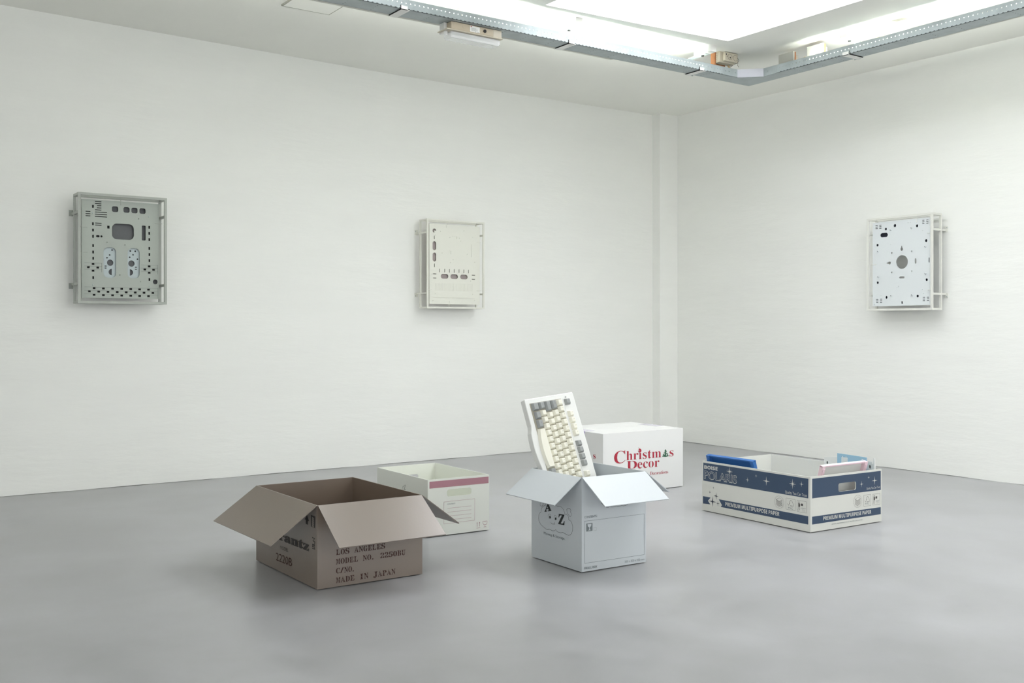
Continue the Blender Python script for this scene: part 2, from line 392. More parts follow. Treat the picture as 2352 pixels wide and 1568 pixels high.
  [0.394, 0.5387, 0.016, 0.0041], [0.4217, 0.5588, 0.0158, 0.004], [0.4217, 0.5485, 0.0158, 0.004], [0.4217, 0.5391, 0.0158, 0.0041], 
  [0.0633, 0.0742, 0.0173, 0.0042], [0.0633, 0.0644, 0.0173, 0.0043], [0.0633, 0.054, 0.0173, 0.0042], [0.0914, 0.0749, 0.0171, 0.0042], 
  [0.0914, 0.0646, 0.0171, 0.0042], [0.0914, 0.0544, 0.0171, 0.0042], [0.3985, 0.0787, 0.0159, 0.004], [0.3985, 0.0683, 0.0159, 0.0041], 
  [0.3985, 0.0585, 0.0159, 0.0041], [0.4257, 0.0793, 0.0158, 0.004], [0.4257, 0.069, 0.0158, 0.004], [0.4257, 0.0587, 0.0158, 0.004], 
  [0.4336, 0.309, 0.0059, 0.0304], [0.2451, 0.0496, 0.0093, 0.0156], ],
 'dark': [
  [0.1936, 0.5425, 0.0178, 0.0194], [0.1272, 0.5257, 0.0149, 0.0167], [0.3505, 0.528, 0.0161, 0.018], [0.4138, 0.4308, 0.0158, 0.0179], 
  [0.0655, 0.4262, 0.0152, 0.0168], [0.0666, 0.1829, 0.0151, 0.0169], [0.4173, 0.1876, 0.0158, 0.017], [0.1319, 0.0856, 0.0149, 0.0177], 
  [0.355, 0.0884, 0.0161, 0.0172], [0.1144, 0.4881, 0.0555, 0.028], ],
 'boss': [[0.1632, 0.5159], [0.3127, 0.5171], [0.0698, 0.3851], [0.4084, 0.3926], [0.072, 0.2192], [0.4099, 0.2251], [0.1669, 0.0944], [0.3172, 0.0958]],
 'open': [
  [0.2446, 0.3072, 0.0847, 0.0871], [0.1711, 0.3691, 0.0105, 0.0111], [0.3137, 0.3707, 0.0101, 0.0109], [0.1716, 0.2441, 0.0105, 0.0111], 
  [0.3147, 0.2457, 0.0101, 0.0109], [0.242, 0.3881, 0.0186, 0.0202], [0.242, 0.4027, 0.0093, 0.0165], [0.1542, 0.3052, 0.0201, 0.0186], 
  [0.1394, 0.3051, 0.0149, 0.0083], [0.3405, 0.3084, 0.0131, 0.0326], [0.244, 0.2096, 0.0402, 0.0128], ],
 'pin': [[0.35, 0.5719, 0.35, 0.5493], [0.0351, 0.3003, 0.059, 0.3004], [0.4222, 0.4768, 0.4345, 0.4762], [0.4272, 0.1236, 0.4395, 0.1237]],
 'screw': [
  [0.2882, 0.5524], [0.3045, 0.5528], [0.1637, 0.4265], [0.3915, 0.4962], [0.2103, 0.1448], [0.2207, 0.1536], [0.3875, 0.1276], [0.396, 0.1035], 
  [0.093, 0.0987], [0.0427, 0.0432], ],
 },
'T': [
 ["brL", "marantz", [0.0652, 0.1209], [0.4958, 0.1256], 0.0302, "serif_black"], ["brL", "MODEL", [0.2398, 0.0883], [0.3154, 0.0901], 0.0131, "thin"], 
 ["brL", "2220B", [0.2007, 0.0394], [0.3471, 0.0429], 0.0294, "thin"], ["brR", "LOS ANGELES", [0.07, 0.1152], [0.2635, 0.1161], 0.0192, "stencil"], 
 ["brR", "MODEL NO. 2250BU", [0.07, 0.0824], [0.3459, 0.0826], 0.0191, "stencil"], 
 ["brR", "C/NO.", [0.07, 0.05], [0.1482, 0.0493], 0.0192, "stencil"], ["brR", "MADE IN JAPAN", [0.07, 0.0166], [0.3051, 0.0181], 0.0192, "stencil"], 
 ["azL", "A", [0.0886, 0.1955], [0.1336, 0.2059], 0.0321, "serif_black"], ["azL", "Z", [0.1774, 0.1616], [0.2181, 0.1635], 0.0387, "serif_black"], 
 ["azL", "Moving & Storage.", [0.084, 0.106], [0.2203, 0.1069], 0.0103, "regular"], 
 ["azR", "CONTENTS :", [0.011, 0.2029], [0.0748, 0.2028], 0.0083, "medium"], ["azR", "SMALL BOX", [0.0104, 0.0127], [0.0725, 0.0118], 0.0086, "bold"], 
 ["azR", "300 x 300 x 350 mm", [0.2051, 0.0131], [0.3029, 0.0117], 0.0085, "thin"], ["chR", "C", [0.0777, 0.1691], [0.1589, 0.1713], 0.0687, "serif"], 
 ["chR", "hristm", [0.1662, 0.1833], [0.426, 0.182], 0.0513, "serif"], ["chR", "s", [0.4908, 0.1817], [0.522, 0.1817], 0.0337, "serif"], 
 ["chR", "D", [0.168, 0.1338], [0.2451, 0.132], 0.0444, "serif"], ["chR", "ecor", [0.2481, 0.1312], [0.4126, 0.1298], 0.0358, "serif"], 
 ["chR", "Decorations", [0.3423, 0.0872], [0.48, 0.086], 0.0192, "serif_light"], ["chL", "s", [0.3797, 0.1962], [0.4021, 0.1967], 0.0235, "serif"], 
 ["boL", "BOiSE", [0.0164, 0.2125], [0.109, 0.2134], 0.0179, "black"], ["boL", "POLARIS", [0.0164, 0.1643], [0.237, 0.1649], 0.0392, "outline"], 
 ["boL", "Quality You Can Trust", [0.5364, 0.1586], [0.6628, 0.1592], 0.0133, "thin"], 
 ["boL", "PREMIUM MULTIPURPOSE PAPER", [0.1609, 0.0469], [0.5026, 0.0492], 0.0188, "bold"], 
 ["boR", "Quality You Can Trust", [0.3826, 0.1618], [0.48, 0.1615], 0.0103, "thin"], 
 ["boR", "PREMIUM MULTIPURPOSE PAPER", [0.0834, 0.0487], [0.4163, 0.0472], 0.0173, "bold"], 
 ["boR", "OPTIMAL PERFORMANCE IN ALL PRINTERS AND COPIERS", [0.1395, 0.0229], [0.3552, 0.0222], 0.005, "thin"], 
 ["boL", "FSC", [0.5544, 0.091], [0.5826, 0.0901], 0.0086, "regular"], ["boR", "FSC", [0.3735, 0.0927], [0.4028, 0.0923], 0.0079, "regular"], 
 ["boL", "HEAVY", [0.6291, 0.102], [0.6556, 0.1021], 0.0054, "regular"], ["boR", "HEAVY", [0.4502, 0.0999], [0.475, 0.1005], 0.0048, "regular"], 
 ["pkR", "CONTENTS", [0.0963, 0.136], [0.1371, 0.1362], 0.0057, "medium"], ],
'PL': {
 'cloud': [
  
  [
   [0.1609, 0.2357], [0.1707, 0.2275], [0.184, 0.2302], [0.1994, 0.2284], [0.2103, 0.2207], [0.2168, 0.2123], [0.2181, 0.2041], [0.2298, 0.2058], 
   [0.2393, 0.2012], [0.2428, 0.1925], [0.2419, 0.1876], [0.2535, 0.1849], [0.2629, 0.1772], [0.2676, 0.1648], [0.2672, 0.1516], [0.2612, 0.1389], 
   [0.2514, 0.1307], [0.2406, 0.1275], [0.2277, 0.1293], [0.216, 0.1322], [0.2059, 0.1329], [0.1928, 0.1294], [0.1805, 0.129], [0.1672, 0.1313], 
   [0.1618, 0.1366], [0.1529, 0.1309], [0.1417, 0.129], [0.1282, 0.1303], [0.1192, 0.1324], [0.1101, 0.1287], [0.0964, 0.1284], [0.0826, 0.1338], 
   [0.0642, 0.1404], [0.0525, 0.1509], [0.0479, 0.1626], [0.0502, 0.1753], [0.0572, 0.1859], [0.0642, 0.1889], [0.0665, 0.201], [0.0734, 0.2116], 
   [0.0849, 0.2178], [0.0932, 0.2198], [0.0987, 0.2301], [0.1123, 0.2388], [0.1305, 0.2441], [0.1484, 0.2425], [0.1609, 0.2357], ], 
  [
   [0.232, 0.2172], [0.2311, 0.225], [0.2385, 0.2293], [0.2449, 0.2289], [0.2501, 0.231], [0.2569, 0.2262], [0.2544, 0.2179], [0.2599, 0.2122], 
   [0.2578, 0.204], [0.2514, 0.2009], [0.2441, 0.2032], [0.2428, 0.207], [0.2363, 0.2086], [0.232, 0.2172], ], 
  [[0.0618, 0.229], [0.0581, 0.2189], [0.0618, 0.214], [0.0688, 0.2136], [0.0766, 0.2188], [0.0803, 0.2254], [0.0734, 0.2307], [0.0618, 0.229]], 
  [[0.1296, 0.1589], [0.1359, 0.155], [0.1462, 0.1553], [0.1529, 0.1593], [0.1538, 0.1649]], [[0.1498, 0.158], [0.1551, 0.1543]], ],
 'cloud2': [
  
  [
   [0.0863, 0.2719], [0.0886, 0.2625], [0.0913, 0.2544], [0.0996, 0.2457], [0.1062, 0.2398], [0.1146, 0.2356], [0.1246, 0.2336], [0.133, 0.2365], 
   [0.143, 0.2337], [0.1548, 0.2334], [0.1633, 0.2353], [0.1717, 0.2329], [0.1819, 0.2332], [0.1904, 0.2345], [0.2007, 0.2323], [0.2109, 0.2331], 
   [0.2212, 0.2357], [0.2264, 0.2392], [0.2298, 0.2482], [0.2229, 0.2596], ], ],
 'eyes': [[0.1214, 0.182, 0.0182, 0.0179], [0.1587, 0.1823, 0.0178, 0.0177], [0.1241, 0.1791, 0.0091, 0.0092], [0.1605, 0.1788, 0.0089, 0.0091]],
 'frame': [[[0.012, 0.1924], [0.3029, 0.1915], [0.3029, 0.0328], [0.0133, 0.0349]]],
 'glassbox': [[[0.0208, 0.183], [0.0501, 0.1825], [0.0501, 0.1525], [0.0214, 0.1525]]],
 'checkbox': [[[0.056, 0.1644], [0.0682, 0.1644], [0.0682, 0.1526], [0.056, 0.1526]]],
 'tree': [
  
  [
   [0.4594, 0.2261], [0.4691, 0.2141], [0.4664, 0.2134], [0.4753, 0.2051], [0.4714, 0.2039], [0.4819, 0.1952], [0.4769, 0.1944], [0.4865, 0.1842], 
   [0.4606, 0.1812], [0.4329, 0.1852], [0.4433, 0.193], [0.4383, 0.1948], [0.449, 0.2026], [0.4452, 0.2043], [0.4537, 0.2122], [0.4502, 0.2139], ], ],
 'treedots': [[0.451, 0.2104, 0.0077, 0.0063], [0.4683, 0.2047, 0.0077, 0.0063], [0.451, 0.1987, 0.0077, 0.0063], [0.4676, 0.1922, 0.0077, 0.0063]],
 'hat': [
  
  [
   [0.2562, 0.2425], [0.2655, 0.2424], [0.2748, 0.237], [0.2774, 0.2285], [0.273, 0.2203], [0.2618, 0.2189], [0.2536, 0.2231], [0.2518, 0.2302], 
   [0.2562, 0.2369], ], ],
 'tape': [[[0.3184, 0.3425], [0.3458, 0.3434], [0.3467, 0.3004], [0.3321, 0.3005]]],
 'left_bands': [
  [[0.0086, 0.2415], [0.67, 0.2414], [0.669, 0.1536], [0.0086, 0.1518]], 
  [[0.0068, 0.0733], [0.0593, 0.0733], [0.0415, 0.0547], [0.0581, 0.0392], [0.0068, 0.0362]], 
  [[0.116, 0.0727], [0.669, 0.0736], [0.669, 0.0366], [0.1293, 0.0369], [0.1379, 0.0465]], ],
 'right_bands': [[[0.0107, 0.2419], [0.4862, 0.2414], [0.4862, 0.1517], [0.0107, 0.1544]], [[0.0101, 0.0726], [0.4862, 0.0705], [0.4862, 0.0371], [0.0101, 0.0375]]],
 'starsL': [
  [0.1893, 0.2177, 0.0452, 0.0456], [0.3057, 0.1918, 0.0239, 0.0261], [0.3606, 0.2175, 0.0138, 0.0193], [0.4239, 0.2005, 0.0438, 0.0438], 
  [0.5802, 0.2071, 0.0414, 0.0465], [0.6315, 0.2125, 0.0242, 0.0276], ],
 'darkstars': [
  [0.0799, 0.1247, 0.0141, 0.0152], [0.0551, 0.0994, 0.0178, 0.0212], [0.0986, 0.0859, 0.035, 0.0379], [0.0728, 0.0553, 0.0588, 0.055], 
  [0.1108, 0.051, 0.0291, 0.0268], ],
 'starsR': [[0.3979, 0.2178, 0.0159, 0.0175], [0.4409, 0.1996, 0.0421, 0.0416], [0.3474, 0.1905, 0.0266, 0.0317]],
 'iconL': [[0.5011, 0.1134, 0.0569, 0.0589]],
 'iconR': [[0.3202, 0.1134, 0.0589, 0.0592]],
 'boxesL': [[[0.5414, 0.1379], [0.5949, 0.1383], [0.5949, 0.0873], [0.5414, 0.0864]], [[0.6057, 0.1371], [0.6595, 0.1378], [0.6595, 0.0862], [0.6057, 0.0858]]],
 'boxesR': [[[0.3625, 0.1373], [0.4144, 0.1367], [0.4144, 0.0848], [0.3625, 0.085]], [[0.4267, 0.1364], [0.4794, 0.1358], [0.4794, 0.0852], [0.4267, 0.0853]]],
 'holebo': [[0.2475, 0.1874, 0.1229, 0.0392]],
 'stripe': [[[0.008, 0.245], [0.3108, 0.2441], [0.3102, 0.2147], [0.008, 0.215]]],
 'holepk': [[0.1583, 0.1874, 0.125, 0.031]],
 'label': [[[0.0801, 0.1505], [0.2382, 0.1508], [0.2368, 0.0546], [0.0801, 0.0536]]],
 'lines': [[[0.0977, 0.1205], [0.22, 0.1203]], [[0.0977, 0.1034], [0.22, 0.103]], [[0.0977, 0.0861], [0.22, 0.0854]], [[0.0977, 0.0695], [0.22, 0.0686]]],
 'arrows': [[[0.2499, 0.042], [0.2499, 0.0239]], [[0.2629, 0.0423], [0.2629, 0.0237]]],
 'under': [[[0.2466, 0.0175], [0.2663, 0.0178]]],
 'glass': [
  [[0.2804, 0.0449], [0.3031, 0.0442], [0.3025, 0.0341], [0.2974, 0.0286], [0.286, 0.0285], [0.281, 0.0351], [0.2804, 0.0449]], 
  [[0.2912, 0.028], [0.2912, 0.02]], [[0.2846, 0.0178], [0.2917, 0.0199], [0.2988, 0.0182]], ],
 'sketch': [
  [[0.2541, 0.1785], [0.2541, 0.187], [0.2588, 0.195], [0.2671, 0.1997], [0.2712, 0.1966], [0.2712, 0.1832]], 
  [[0.2784, 0.2048], [0.281, 0.199], [0.2774, 0.1913], [0.2733, 0.1834], [0.2836, 0.1836], [0.2897, 0.1856]], 
  [[0.2759, 0.2008], [0.2795, 0.2057], [0.2836, 0.2018]], ],
 'kanji': [
  [[0.5224, 0.1784], [0.5443, 0.1783], [0.5289, 0.1683], [0.5455, 0.166], [0.5411, 0.1568], [0.5224, 0.1549]], 
  [[0.5455, 0.1535], [0.525, 0.1532], [0.5237, 0.1469], [0.5417, 0.1484], [0.5443, 0.1418], [0.5224, 0.1407]], ],
 'blackmark': [[[0.5107, 0.2565], [0.5475, 0.2557], [0.5455, 0.2146], [0.5107, 0.2159]]],
 'arrowmark': [[[0.4695, 0.2399], [0.4872, 0.2398], [0.4859, 0.2175], [0.4675, 0.218]], [[0.4595, 0.2328], [0.478, 0.2522], [0.4958, 0.2315]]],
 },
}

PL = T['PL']
ID = lambda x, y, z: (x, y, z)
# ------------------------------------------------------------------ room shell
XW, YW, X0, Y0 = 5.846, 6.106, -3.0, -3.0
def ceil_z(x, y):
    pts = [(-3, 2.70), (0.87, 2.672), (3.47, 2.636), (5.8, 2.650), (7, 2.66)]
    z = pts[-1][1]
    for (a, za), (b, zb) in zip(pts, pts[1:]):
        if x <= b: z = za + (zb - za) * max(0, (x - a)) / (b - a); break
    return z - 0.0095 * max(0.0, min(2.8, YW - y)) * max(0, x) / 5.85
def struct(name, mb, m, parent=None, **kw):
    return mb.build(name, m, parent, **({} if parent else dict(kind='structure')), **kw)
mb = MB().box(X0, XW + .12, Y0, YW + .12, -0.1, 0.0); struct('floor', mb, 'floor')
def wall_strip(name, pts, nx, ny):
    mb = MB(); n = 60; (xa, ya), (xb, yb) = pts
    vs = []; fs = []
    for i in range(n + 1):
        k = i / n; x = xa + (xb-xa)*k; y = ya + (yb-ya)*k; zc = ceil_z(x, y) + 0.004
        zb_ = .0016 + .0008*math.sin(i*2.1) + .0006*math.sin(i*5.3 + 1)
        vs += [(x, y, zb_), (x, y, zc), (x + nx*.12, y + ny*.12, 0), (x + nx*.12, y + ny*.12, zc)]
    for i in range(n):
        a = 4*i; b = a + 4
        fs += [(a, b, b+1, a+1), (a+2, a+3, b+3, b+2), (a+1, b+1, b+3, a+3), (a, a+2, b+2, b)]
    fs += [(0, 1, 3, 2), (4*n, 4*n+2, 4*n+3, 4*n+1)]
    mb.add(vs, fs); struct(name, mb, 'wall')
wall_strip('wall_left', [(X0, YW), (XW, YW)], 0, 1)
wall_strip('wall_right', [(XW, Y0), (XW, YW + .12)], 1, 0)
wall_strip('wall_near', [(X0, Y0), (X0, YW + .12)], -1, 0)
wall_strip('wall_rear', [(X0, Y0), (XW, Y0)], 0, -1)
# shallow column in the corner
mb = MB(); PX, PY = 5.655, 6.02
zc = 2.65
mb.box(PX, XW, PY, YW, 0, zc); struct('trim_1', mb, 'wall')
# ceiling with the skylight opening
SKY = [(3.226, 4.3115), (4.52, 4.2255), (4.52, SKY_Y0), (3.226, SKY_Y0)]
SHAFT = 0.25
xs = [X0, -1, 0.3, .95, 1.55, 2.45, 3.226, 3.87, 4.52, 5.1, XW + .12]
ys = [Y0, -1.0, SKY_Y0, 2.0, 2.9, 3.6, None, 5.0, YW + .12]
def gy(i, x):
    if ys[i] is not None: return ys[i]
    if x <= 3.226: return 4.3115
    if x >= 4.52: return 4.2255
    return 4.3115 + (4.2255-4.3115)*(x-3.226)/(4.52-3.226)
mb = MB(); vs = []; fs = []
nx, ny = len(xs), len(ys)
for top in (0, 1):
    for j in range(ny):
        for i in range(nx):
            y = gy(j, xs[i]); vs.append((xs[i], y, ceil_z(xs[i], y) + (SHAFT if top else 0)))
def is_open(i, j): return (6 <= i < 8 and 2 <= j < 6) or (4 <= i < 6 and 4 <= j < 6 and i < 5)  # second opening serves the added side fill pane
for j in range(ny - 1):
    for i in range(nx - 1):
        a = j*nx + i
        if is_open(i, j): continue
        fs.append((a, a+1, a+nx+1, a+nx)); b = a + nx*ny; fs.append((b, b+nx, b+nx+1, b+1))
        for (di, dj, p, q) in ((-1, 0, a, a+nx), (1, 0, a+1, a+nx+1), (0, -1, a, a+1), (0, 1, a+nx, a+nx+1)):
            ii, jj = i+di, j+dj
            if 0 <= ii < nx-1 and 0 <= jj < ny-1 and is_open(ii, jj): fs.append((p, q, q+nx*ny, p+nx*ny))
mb.add(vs, fs); struct('ceiling', mb, 'ceil')
zs = 2.62 + SHAFT
mb = MB(); mb.add([(3.2, SKY_Y0 - .03, zs), (4.55, SKY_Y0 - .03, zs), (4.55, 4.34, zs), (3.2, 4.34, zs), (3.2, SKY_Y0 - .03, zs+.02), (4.55, SKY_Y0 - .03, zs+.02), (4.55, 4.34, zs+.02), (3.2, 4.34, zs+.02)],
    [(0,3,2,1),(4,5,6,7),(0,1,5,4),(1,2,6,5),(2,3,7,6),(3,0,4,7)]); struct('window_1', mb, 'sky')
mb = MB().box(1.52, 2.48, 2.87, 4.34, zs, zs + .02); struct('fill_panel_4', mb, 'side_fill')  # unseen side skylight pane, added as fill light
# unseen glowing panel behind the camera, added as fill light
mb = MB().box(*REAR_FILL); w2 = struct('fill_panel_2', mb, 'rear')
# unseen glowing panel left of the camera, added as fill light
mb = MB().box(-2.999, -2.96, -2.2, 2.0, 0.7, 2.5); struct('fill_panel_3', mb, 'rear')
# faint outline of an access hatch in the ceiling
mb = MB(); z = ceil_z(2.2, 5.1)
mb.box(2.11, 2.372, 4.80, 5.165, z - .006, z + .02); struct('trim_2', mb, 'ceil')
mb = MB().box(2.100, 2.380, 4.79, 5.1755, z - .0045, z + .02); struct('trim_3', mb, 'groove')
mb = MB().tube([(2.52, 4.93, ceil_z(2.52, 4.93) + .005), (2.52, 4.93, ceil_z(2.52, 4.93) - .012), (2.528, 4.932, ceil_z(2.52, 4.93) - .018)], .002)
mb.build('ceiling_hook', 'cable', label='tiny bent metal hook sticking out of the ceiling left of the cable tray', category='hook')
# ------------------------------------------------------------------ cable tray
TZ0, TZ1 = 2.48, 2.53
YI, YO, XI, XO = 4.385, 4.50, 4.888, 5.003
TX0, TY0 = 0.9, 0.6
tray = empty('cable_tray', (4.0, 4.44, TZ0), label='galvanised steel cable tray hung below the ceiling, turning around the skylight corner', category='cable tray')
o3 = Vector((4.0, 4.44, TZ0))
def L3(x, y, z): return (x - o3.x, y - o3.y, z - o3.z)
CX, CY = 4.775, 4.272      # chamfer between the two inner sides
t = .0015
# tray sections: floor + inner side + outer side, with perforated holes
def run(name, a0, a1, side):
    """side 'x': along X (left run); side 'y': along Y (right run)"""
    mb = MB()
    if side == 'x':
        fr = lambda u, v, w: L3(u, YI + w, TZ0 + v)
        fo = lambda u, v, w: L3(u, YO - w, TZ0 + v)
        fb = lambda u, v, w: L3(u, v, TZ0 + w)
        lo, hi = YI, YO
    else:
        fr = lambda u, v, w: L3(XI + w, u, TZ0 + v)
        fo = lambda u, v, w: L3(XO - w, u, TZ0 + v)
        fb = lambda u, v, w: L3(v, u, TZ0 + w)
        lo, hi = XI, XO
    holes = []; k = a0 + .02
    while k < a1 - .01: holes.append(oval(k, .030, .0055, .0055, 8)); k += .025
    slots = []; k = a0 + .012
    while k < a1 - .014: slots.append(rect(k, .0035, .010, .003)); k += .025
    mb.plate([(a0, 0), (a1, 0), (a1, .05), (a0, .05)], holes, 0, t, fr)
    mb.plate([(a0, 0), (a1, 0), (a1, .033), (a0, .033)], [], 0, t, fo)
    for q in slots: mb.flat(q, [], -.0003, fr, 1)
    bh = []; k = a0 + .1
    while k < a1 - .02:
        for q in range(4): bh.append(oval(k + .0, lo + (hi-lo)*(.2+.2*q), .005, .005, 6))
        k += .15
    mb.plate([(a0, lo), (a1, lo), (a1, hi), (a0, hi)], [], 0, t, fb)
    for q in bh: mb.flat(q, [], -.0003, fb, 1)
    # dark folded seam between side and floor
    return mb.build(name, ['steel', 'perforation'], tray)
seamX = [TX0, 2.03, 3.25, CX - .12]
for a, b in zip(seamX, seamX[1:]): run('tray_section', a + .0006, b - .0006, 'x')
seamY = [TY0, 2.6, CY - .10]
for a, b in zip(seamY, seamY[1:]): run('tray_section', a + .0006, b - .0006, 'y')
# corner piece
mb = MB()
x1, y1 = CX - .12, CY - .10
mb.plate([(x1, YI), (CX, YI), (XI, CY), (XI, y1), (XO, y1), (XO, YO), (x1, YO)], [], 0, t, lambda u, v, w: L3(u, v, TZ0 + w))
def upright(pa, pb, TZ1=TZ1):
    (xa, ya), (xb, yb) = pa, pb; d = Vector((xb-xa, yb-ya)).normalized(); n = Vector((-d.y, d.x)) * t
    mb.hexa([L3(xa, ya, TZ0), L3(xb, yb, TZ0), L3(xb+n.x, yb+n.y, TZ0), L3(xa+n.x, ya+n.y, TZ0), L3(xa, ya, TZ1), L3(xb, yb, TZ1), L3(xb+n.x, yb+n.y, TZ1), L3(xa+n.x, ya+n.y, TZ1)])
upright((x1, YI), (CX, YI)); upright((XI, y1), (XI, CY)); upright((x1, YO - .0015), (XO, YO - .0015), TZ0 + .033); upright((XO, YO), (XO, y1), TZ0 + .033)
mb.build('tray_corner', 'steel', tray)
mb = MB()
def cor(xa, ya, xb, yb, z0, z1, mi=0):
    d = Vector((xb-xa, yb-ya)); L = d.length; d.normalize(); n = Vector((-d.y, d.x)) * -.002
    mb.hexa([L3(xa, ya, z0), L3(xb, yb, z0), L3(xb-n.x, yb-n.y, z0), L3(xa-n.x, ya-n.y, z0), L3(xa, ya, z1), L3(xb, yb, z1), L3(xb-n.x, yb-n.y, z1), L3(xa-n.x, ya-n.y, z1)], mi)
cor(CX, YI, XI, CY, TZ0 - .001, TZ1)
for k in (.15, .3, .6, .78):
    px, py = CX + (XI-CX)*k, YI + (CY-YI)*k; qx, qy = CX + (XI-CX)*(k+.1), YI + (CY-YI)*(k+.1)
mb.build('corner_plate', M['steel_bright'], tray, label='bright chamfered steel plate at the tray corner')
for (x, y) in ((4.70, YI), (4.672, YI), (4.757, YI)):
    MB().tube([L3(x, y - .005, TZ0 + .028), L3(x, y + .001, TZ0 + .028)], .0045, 8).build('bolt', 'steel', tray)
MB().tube([L3(XI - .005, CY - .03, TZ0 + .028), L3(XI + .001, CY - .03, TZ0 + .028)], .0055, 8).build('bolt', 'steel', tray)
# pale lip along the outer foot
mb = MB()
mb.hexa([L3(TX0, YO + .001, TZ0), L3(3.86, YO + .001, TZ0), L3(3.86, YO + .022, TZ0), L3(TX0, YO + .024, TZ0), L3(TX0, YO + .001, TZ0 + .012), L3(3.86, YO + .001, TZ0 + .012), L3(3.86, YO + .022, TZ0 + .012), L3(TX0, YO + .024, TZ0 + .012)])
mb.build('outer_lip', 'lip', tray, label='pale painted strip along the outer foot of the tray')
mb = MB(); mb.box(*[c - o3.x for c in (XO + .001, XO + .016)], *[c - o3.y for c in (TY0, 3.2)], 0, .01); mb.build('outer_lip', 'lip', tray, label='pale painted strip along the outer foot of the tray')
# straps around the tray with a dark rubber edge
def strap(x, side):
    a = .048
    mb = MB(); mk = MB()
    if side == 'x':
        mb.box(x, x + a, YI - .0032, YO + .02, TZ0 - .0035, TZ0 - .0006); mb.box(x, x + a*.75, YI - .0032, YI - .0008, TZ0 - .0035, TZ0 + .016)
        mk.box(x - .003, x, YI - .0034, YO + .004, TZ0 - .005, TZ0 - .0005); mk.box(x - .003, x, YI - .0034, YI - .0008, TZ0 - .005, TZ0 + .018)
    else:
        mb.box(XI - .0032, XO + .012, x, x + a, TZ0 - .0035, TZ0 - .0006); mb.box(XI - .0032, XI - .0008, x + a*.15, x + a, TZ0 - .0035, TZ0 + .016)
        mk.box(XI - .0034, XO + .002, x - .003, x, TZ0 - .005, TZ0 - .0005); mk.box(XI - .0034, XI - .0008, x - .003, x, TZ0 - .005, TZ0 + .018)
    for q in (mb, mk): q.v = [(v[0]-o3.x, v[1]-o3.y, v[2]-o3.z) for v in q.v]
    s_ = mb.build('strap', 'white', tray, label='white strap wrapped under the tray'); k_ = mk.build('rubber_edge', 'black', s_)
for x in (2.397, 3.44, 4.445): strap(x, 'x')
strap(3.64, 'y')
# hangers: white block on the ceiling, zinc foot and steel arm down to the outer side
def hanger(x, y0, y1, arm, side, lab, xa=None):
    zc = ceil_z(x, (y0+y1)/2)
    h = empty('ceiling_hanger', (x, y0, zc), label=lab, category='hanger', group='ceiling hangers of the cable tray')
    mb = MB()
    if side == 'x':
        mb.box(-.026, .026, 0, y1 - y0, -.042, .004, 0, .003); mb.build('block', 'white', h)
        if arm:
            mb = MB().box(-.02, .02, .05, y1 - y0 + .055, -.0455, -.042); mb.box(-.02, .02, y1 - y0 + .052, y1 - y0 + .0555, -(zc - TZ0 - .001), -.042)
            mb.build('arm', 'steel', h, label='steel arm bent down to the tray')
            MB().tube([(0, .09, -.052), (0, .09, -.045)], .009, 10).build('bolt', 'black', h)
    else:
        mb.box(0, y1 - y0, -.026, .026, -.042, .004, 0, .003); mb.build('block', 'white', h)
        if arm:
            mb = MB().box(.05, y1 - y0 + .0, -.02, .02, -.0455, -.042); mb.box(y1 - y0 - .003, y1 - y0 + .0005, -.02, .02, -(zc - TZ0 - .001), -.042)
            mb.build('arm', 'steel', h, label='steel arm bent down to the tray')
            MB().tube([(.08, 0, -.052), (.08, 0, -.045)], .009, 10).build('bolt', 'black', h)
hanger(3.505, 4.375, 4.47, True, 'x', 'white ceiling block with bent steel arm, right of the emergency light')
hanger(4.262, 4.40, 4.52, False, 'x', 'plain white ceiling block without an arm, between two tray hangers')
hanger(4.507, 4.33, 4.47, True, 'x', 'white ceiling block with bent steel arm, just left of the power socket')
h = None
def hanger_y(y, xa, xb, lab):
    zc = ceil_z(xa, y)
    h = empty('ceiling_hanger', (xa, y, zc), label=lab, category='hanger', group='ceiling hangers of the cable tray')
    MB().box(0, xb - xa, -.026, .026, -.042, .004, 0, .003).build('block', 'white', h)
    mb = MB().box(.04, xb - xa + .012, -.02, .02, -.0455, -.042); mb.box(xb - xa + .009, xb - xa + .0125, -.02, .02, -(zc - TZ0 - .001), -.042); mb.build('arm', 'steel', h, label='steel arm bent down to the tray')
    MB().tube([(.06, 0, -.052), (.06, 0, -.045)], .009, 10).build('bolt', 'black', h)
hanger_y(3.695, 4.90, 5.022, 'white ceiling block with steel arm over the right run of tray')
# fluorescent tubes in the tray
def tube_lamp(x0, x1, y0, y1, lab):
    L = math.hypot(x1-x0, y1-y0); t_ = empty('fluorescent_tube', (x0, y0, TZ0 + .0022), math.atan2(y1-y0, x1-x0), label=lab, category='lamp', group='fluorescent tubes in the tray')
    MB().box(0, L, -.0085, .014, 0, .006).build('batten', 'white', t_)
    MB().tube([(.02, 0, .016), (L - .02, 0, .016)], .0065, 10).build('tube', 'tube', t_, smooth=True)
    for xx in (.008, L - .02): MB().box(xx, xx + .012, -.0085, .01, .006, .030).build('socket', 'white', t_)
YT = YI + TUBE_IN; XT = XI + TUBE_IN
tube_lamp(1.20, YT, 2.35, YT, '') if False else None
for (a, b, lb) in ((0.95, 2.02, 'glowing tube in the far left part of the tray'), (2.10, 3.22, 'glowing tube in the tray above the emergency light'), (3.32, 4.50, 'glowing tube in the tray left of the power socket')):
    tube_lamp(a, b, YT, YT, lb)
for (a, b, lb) in ((3.95, 2.85, 'glowing tube in the tray beside the ballast boxes'), (2.75, 1.65, 'glowing tube in the tray at the right edge')):
    tube_lamp(XT, XT, a, b, lb)
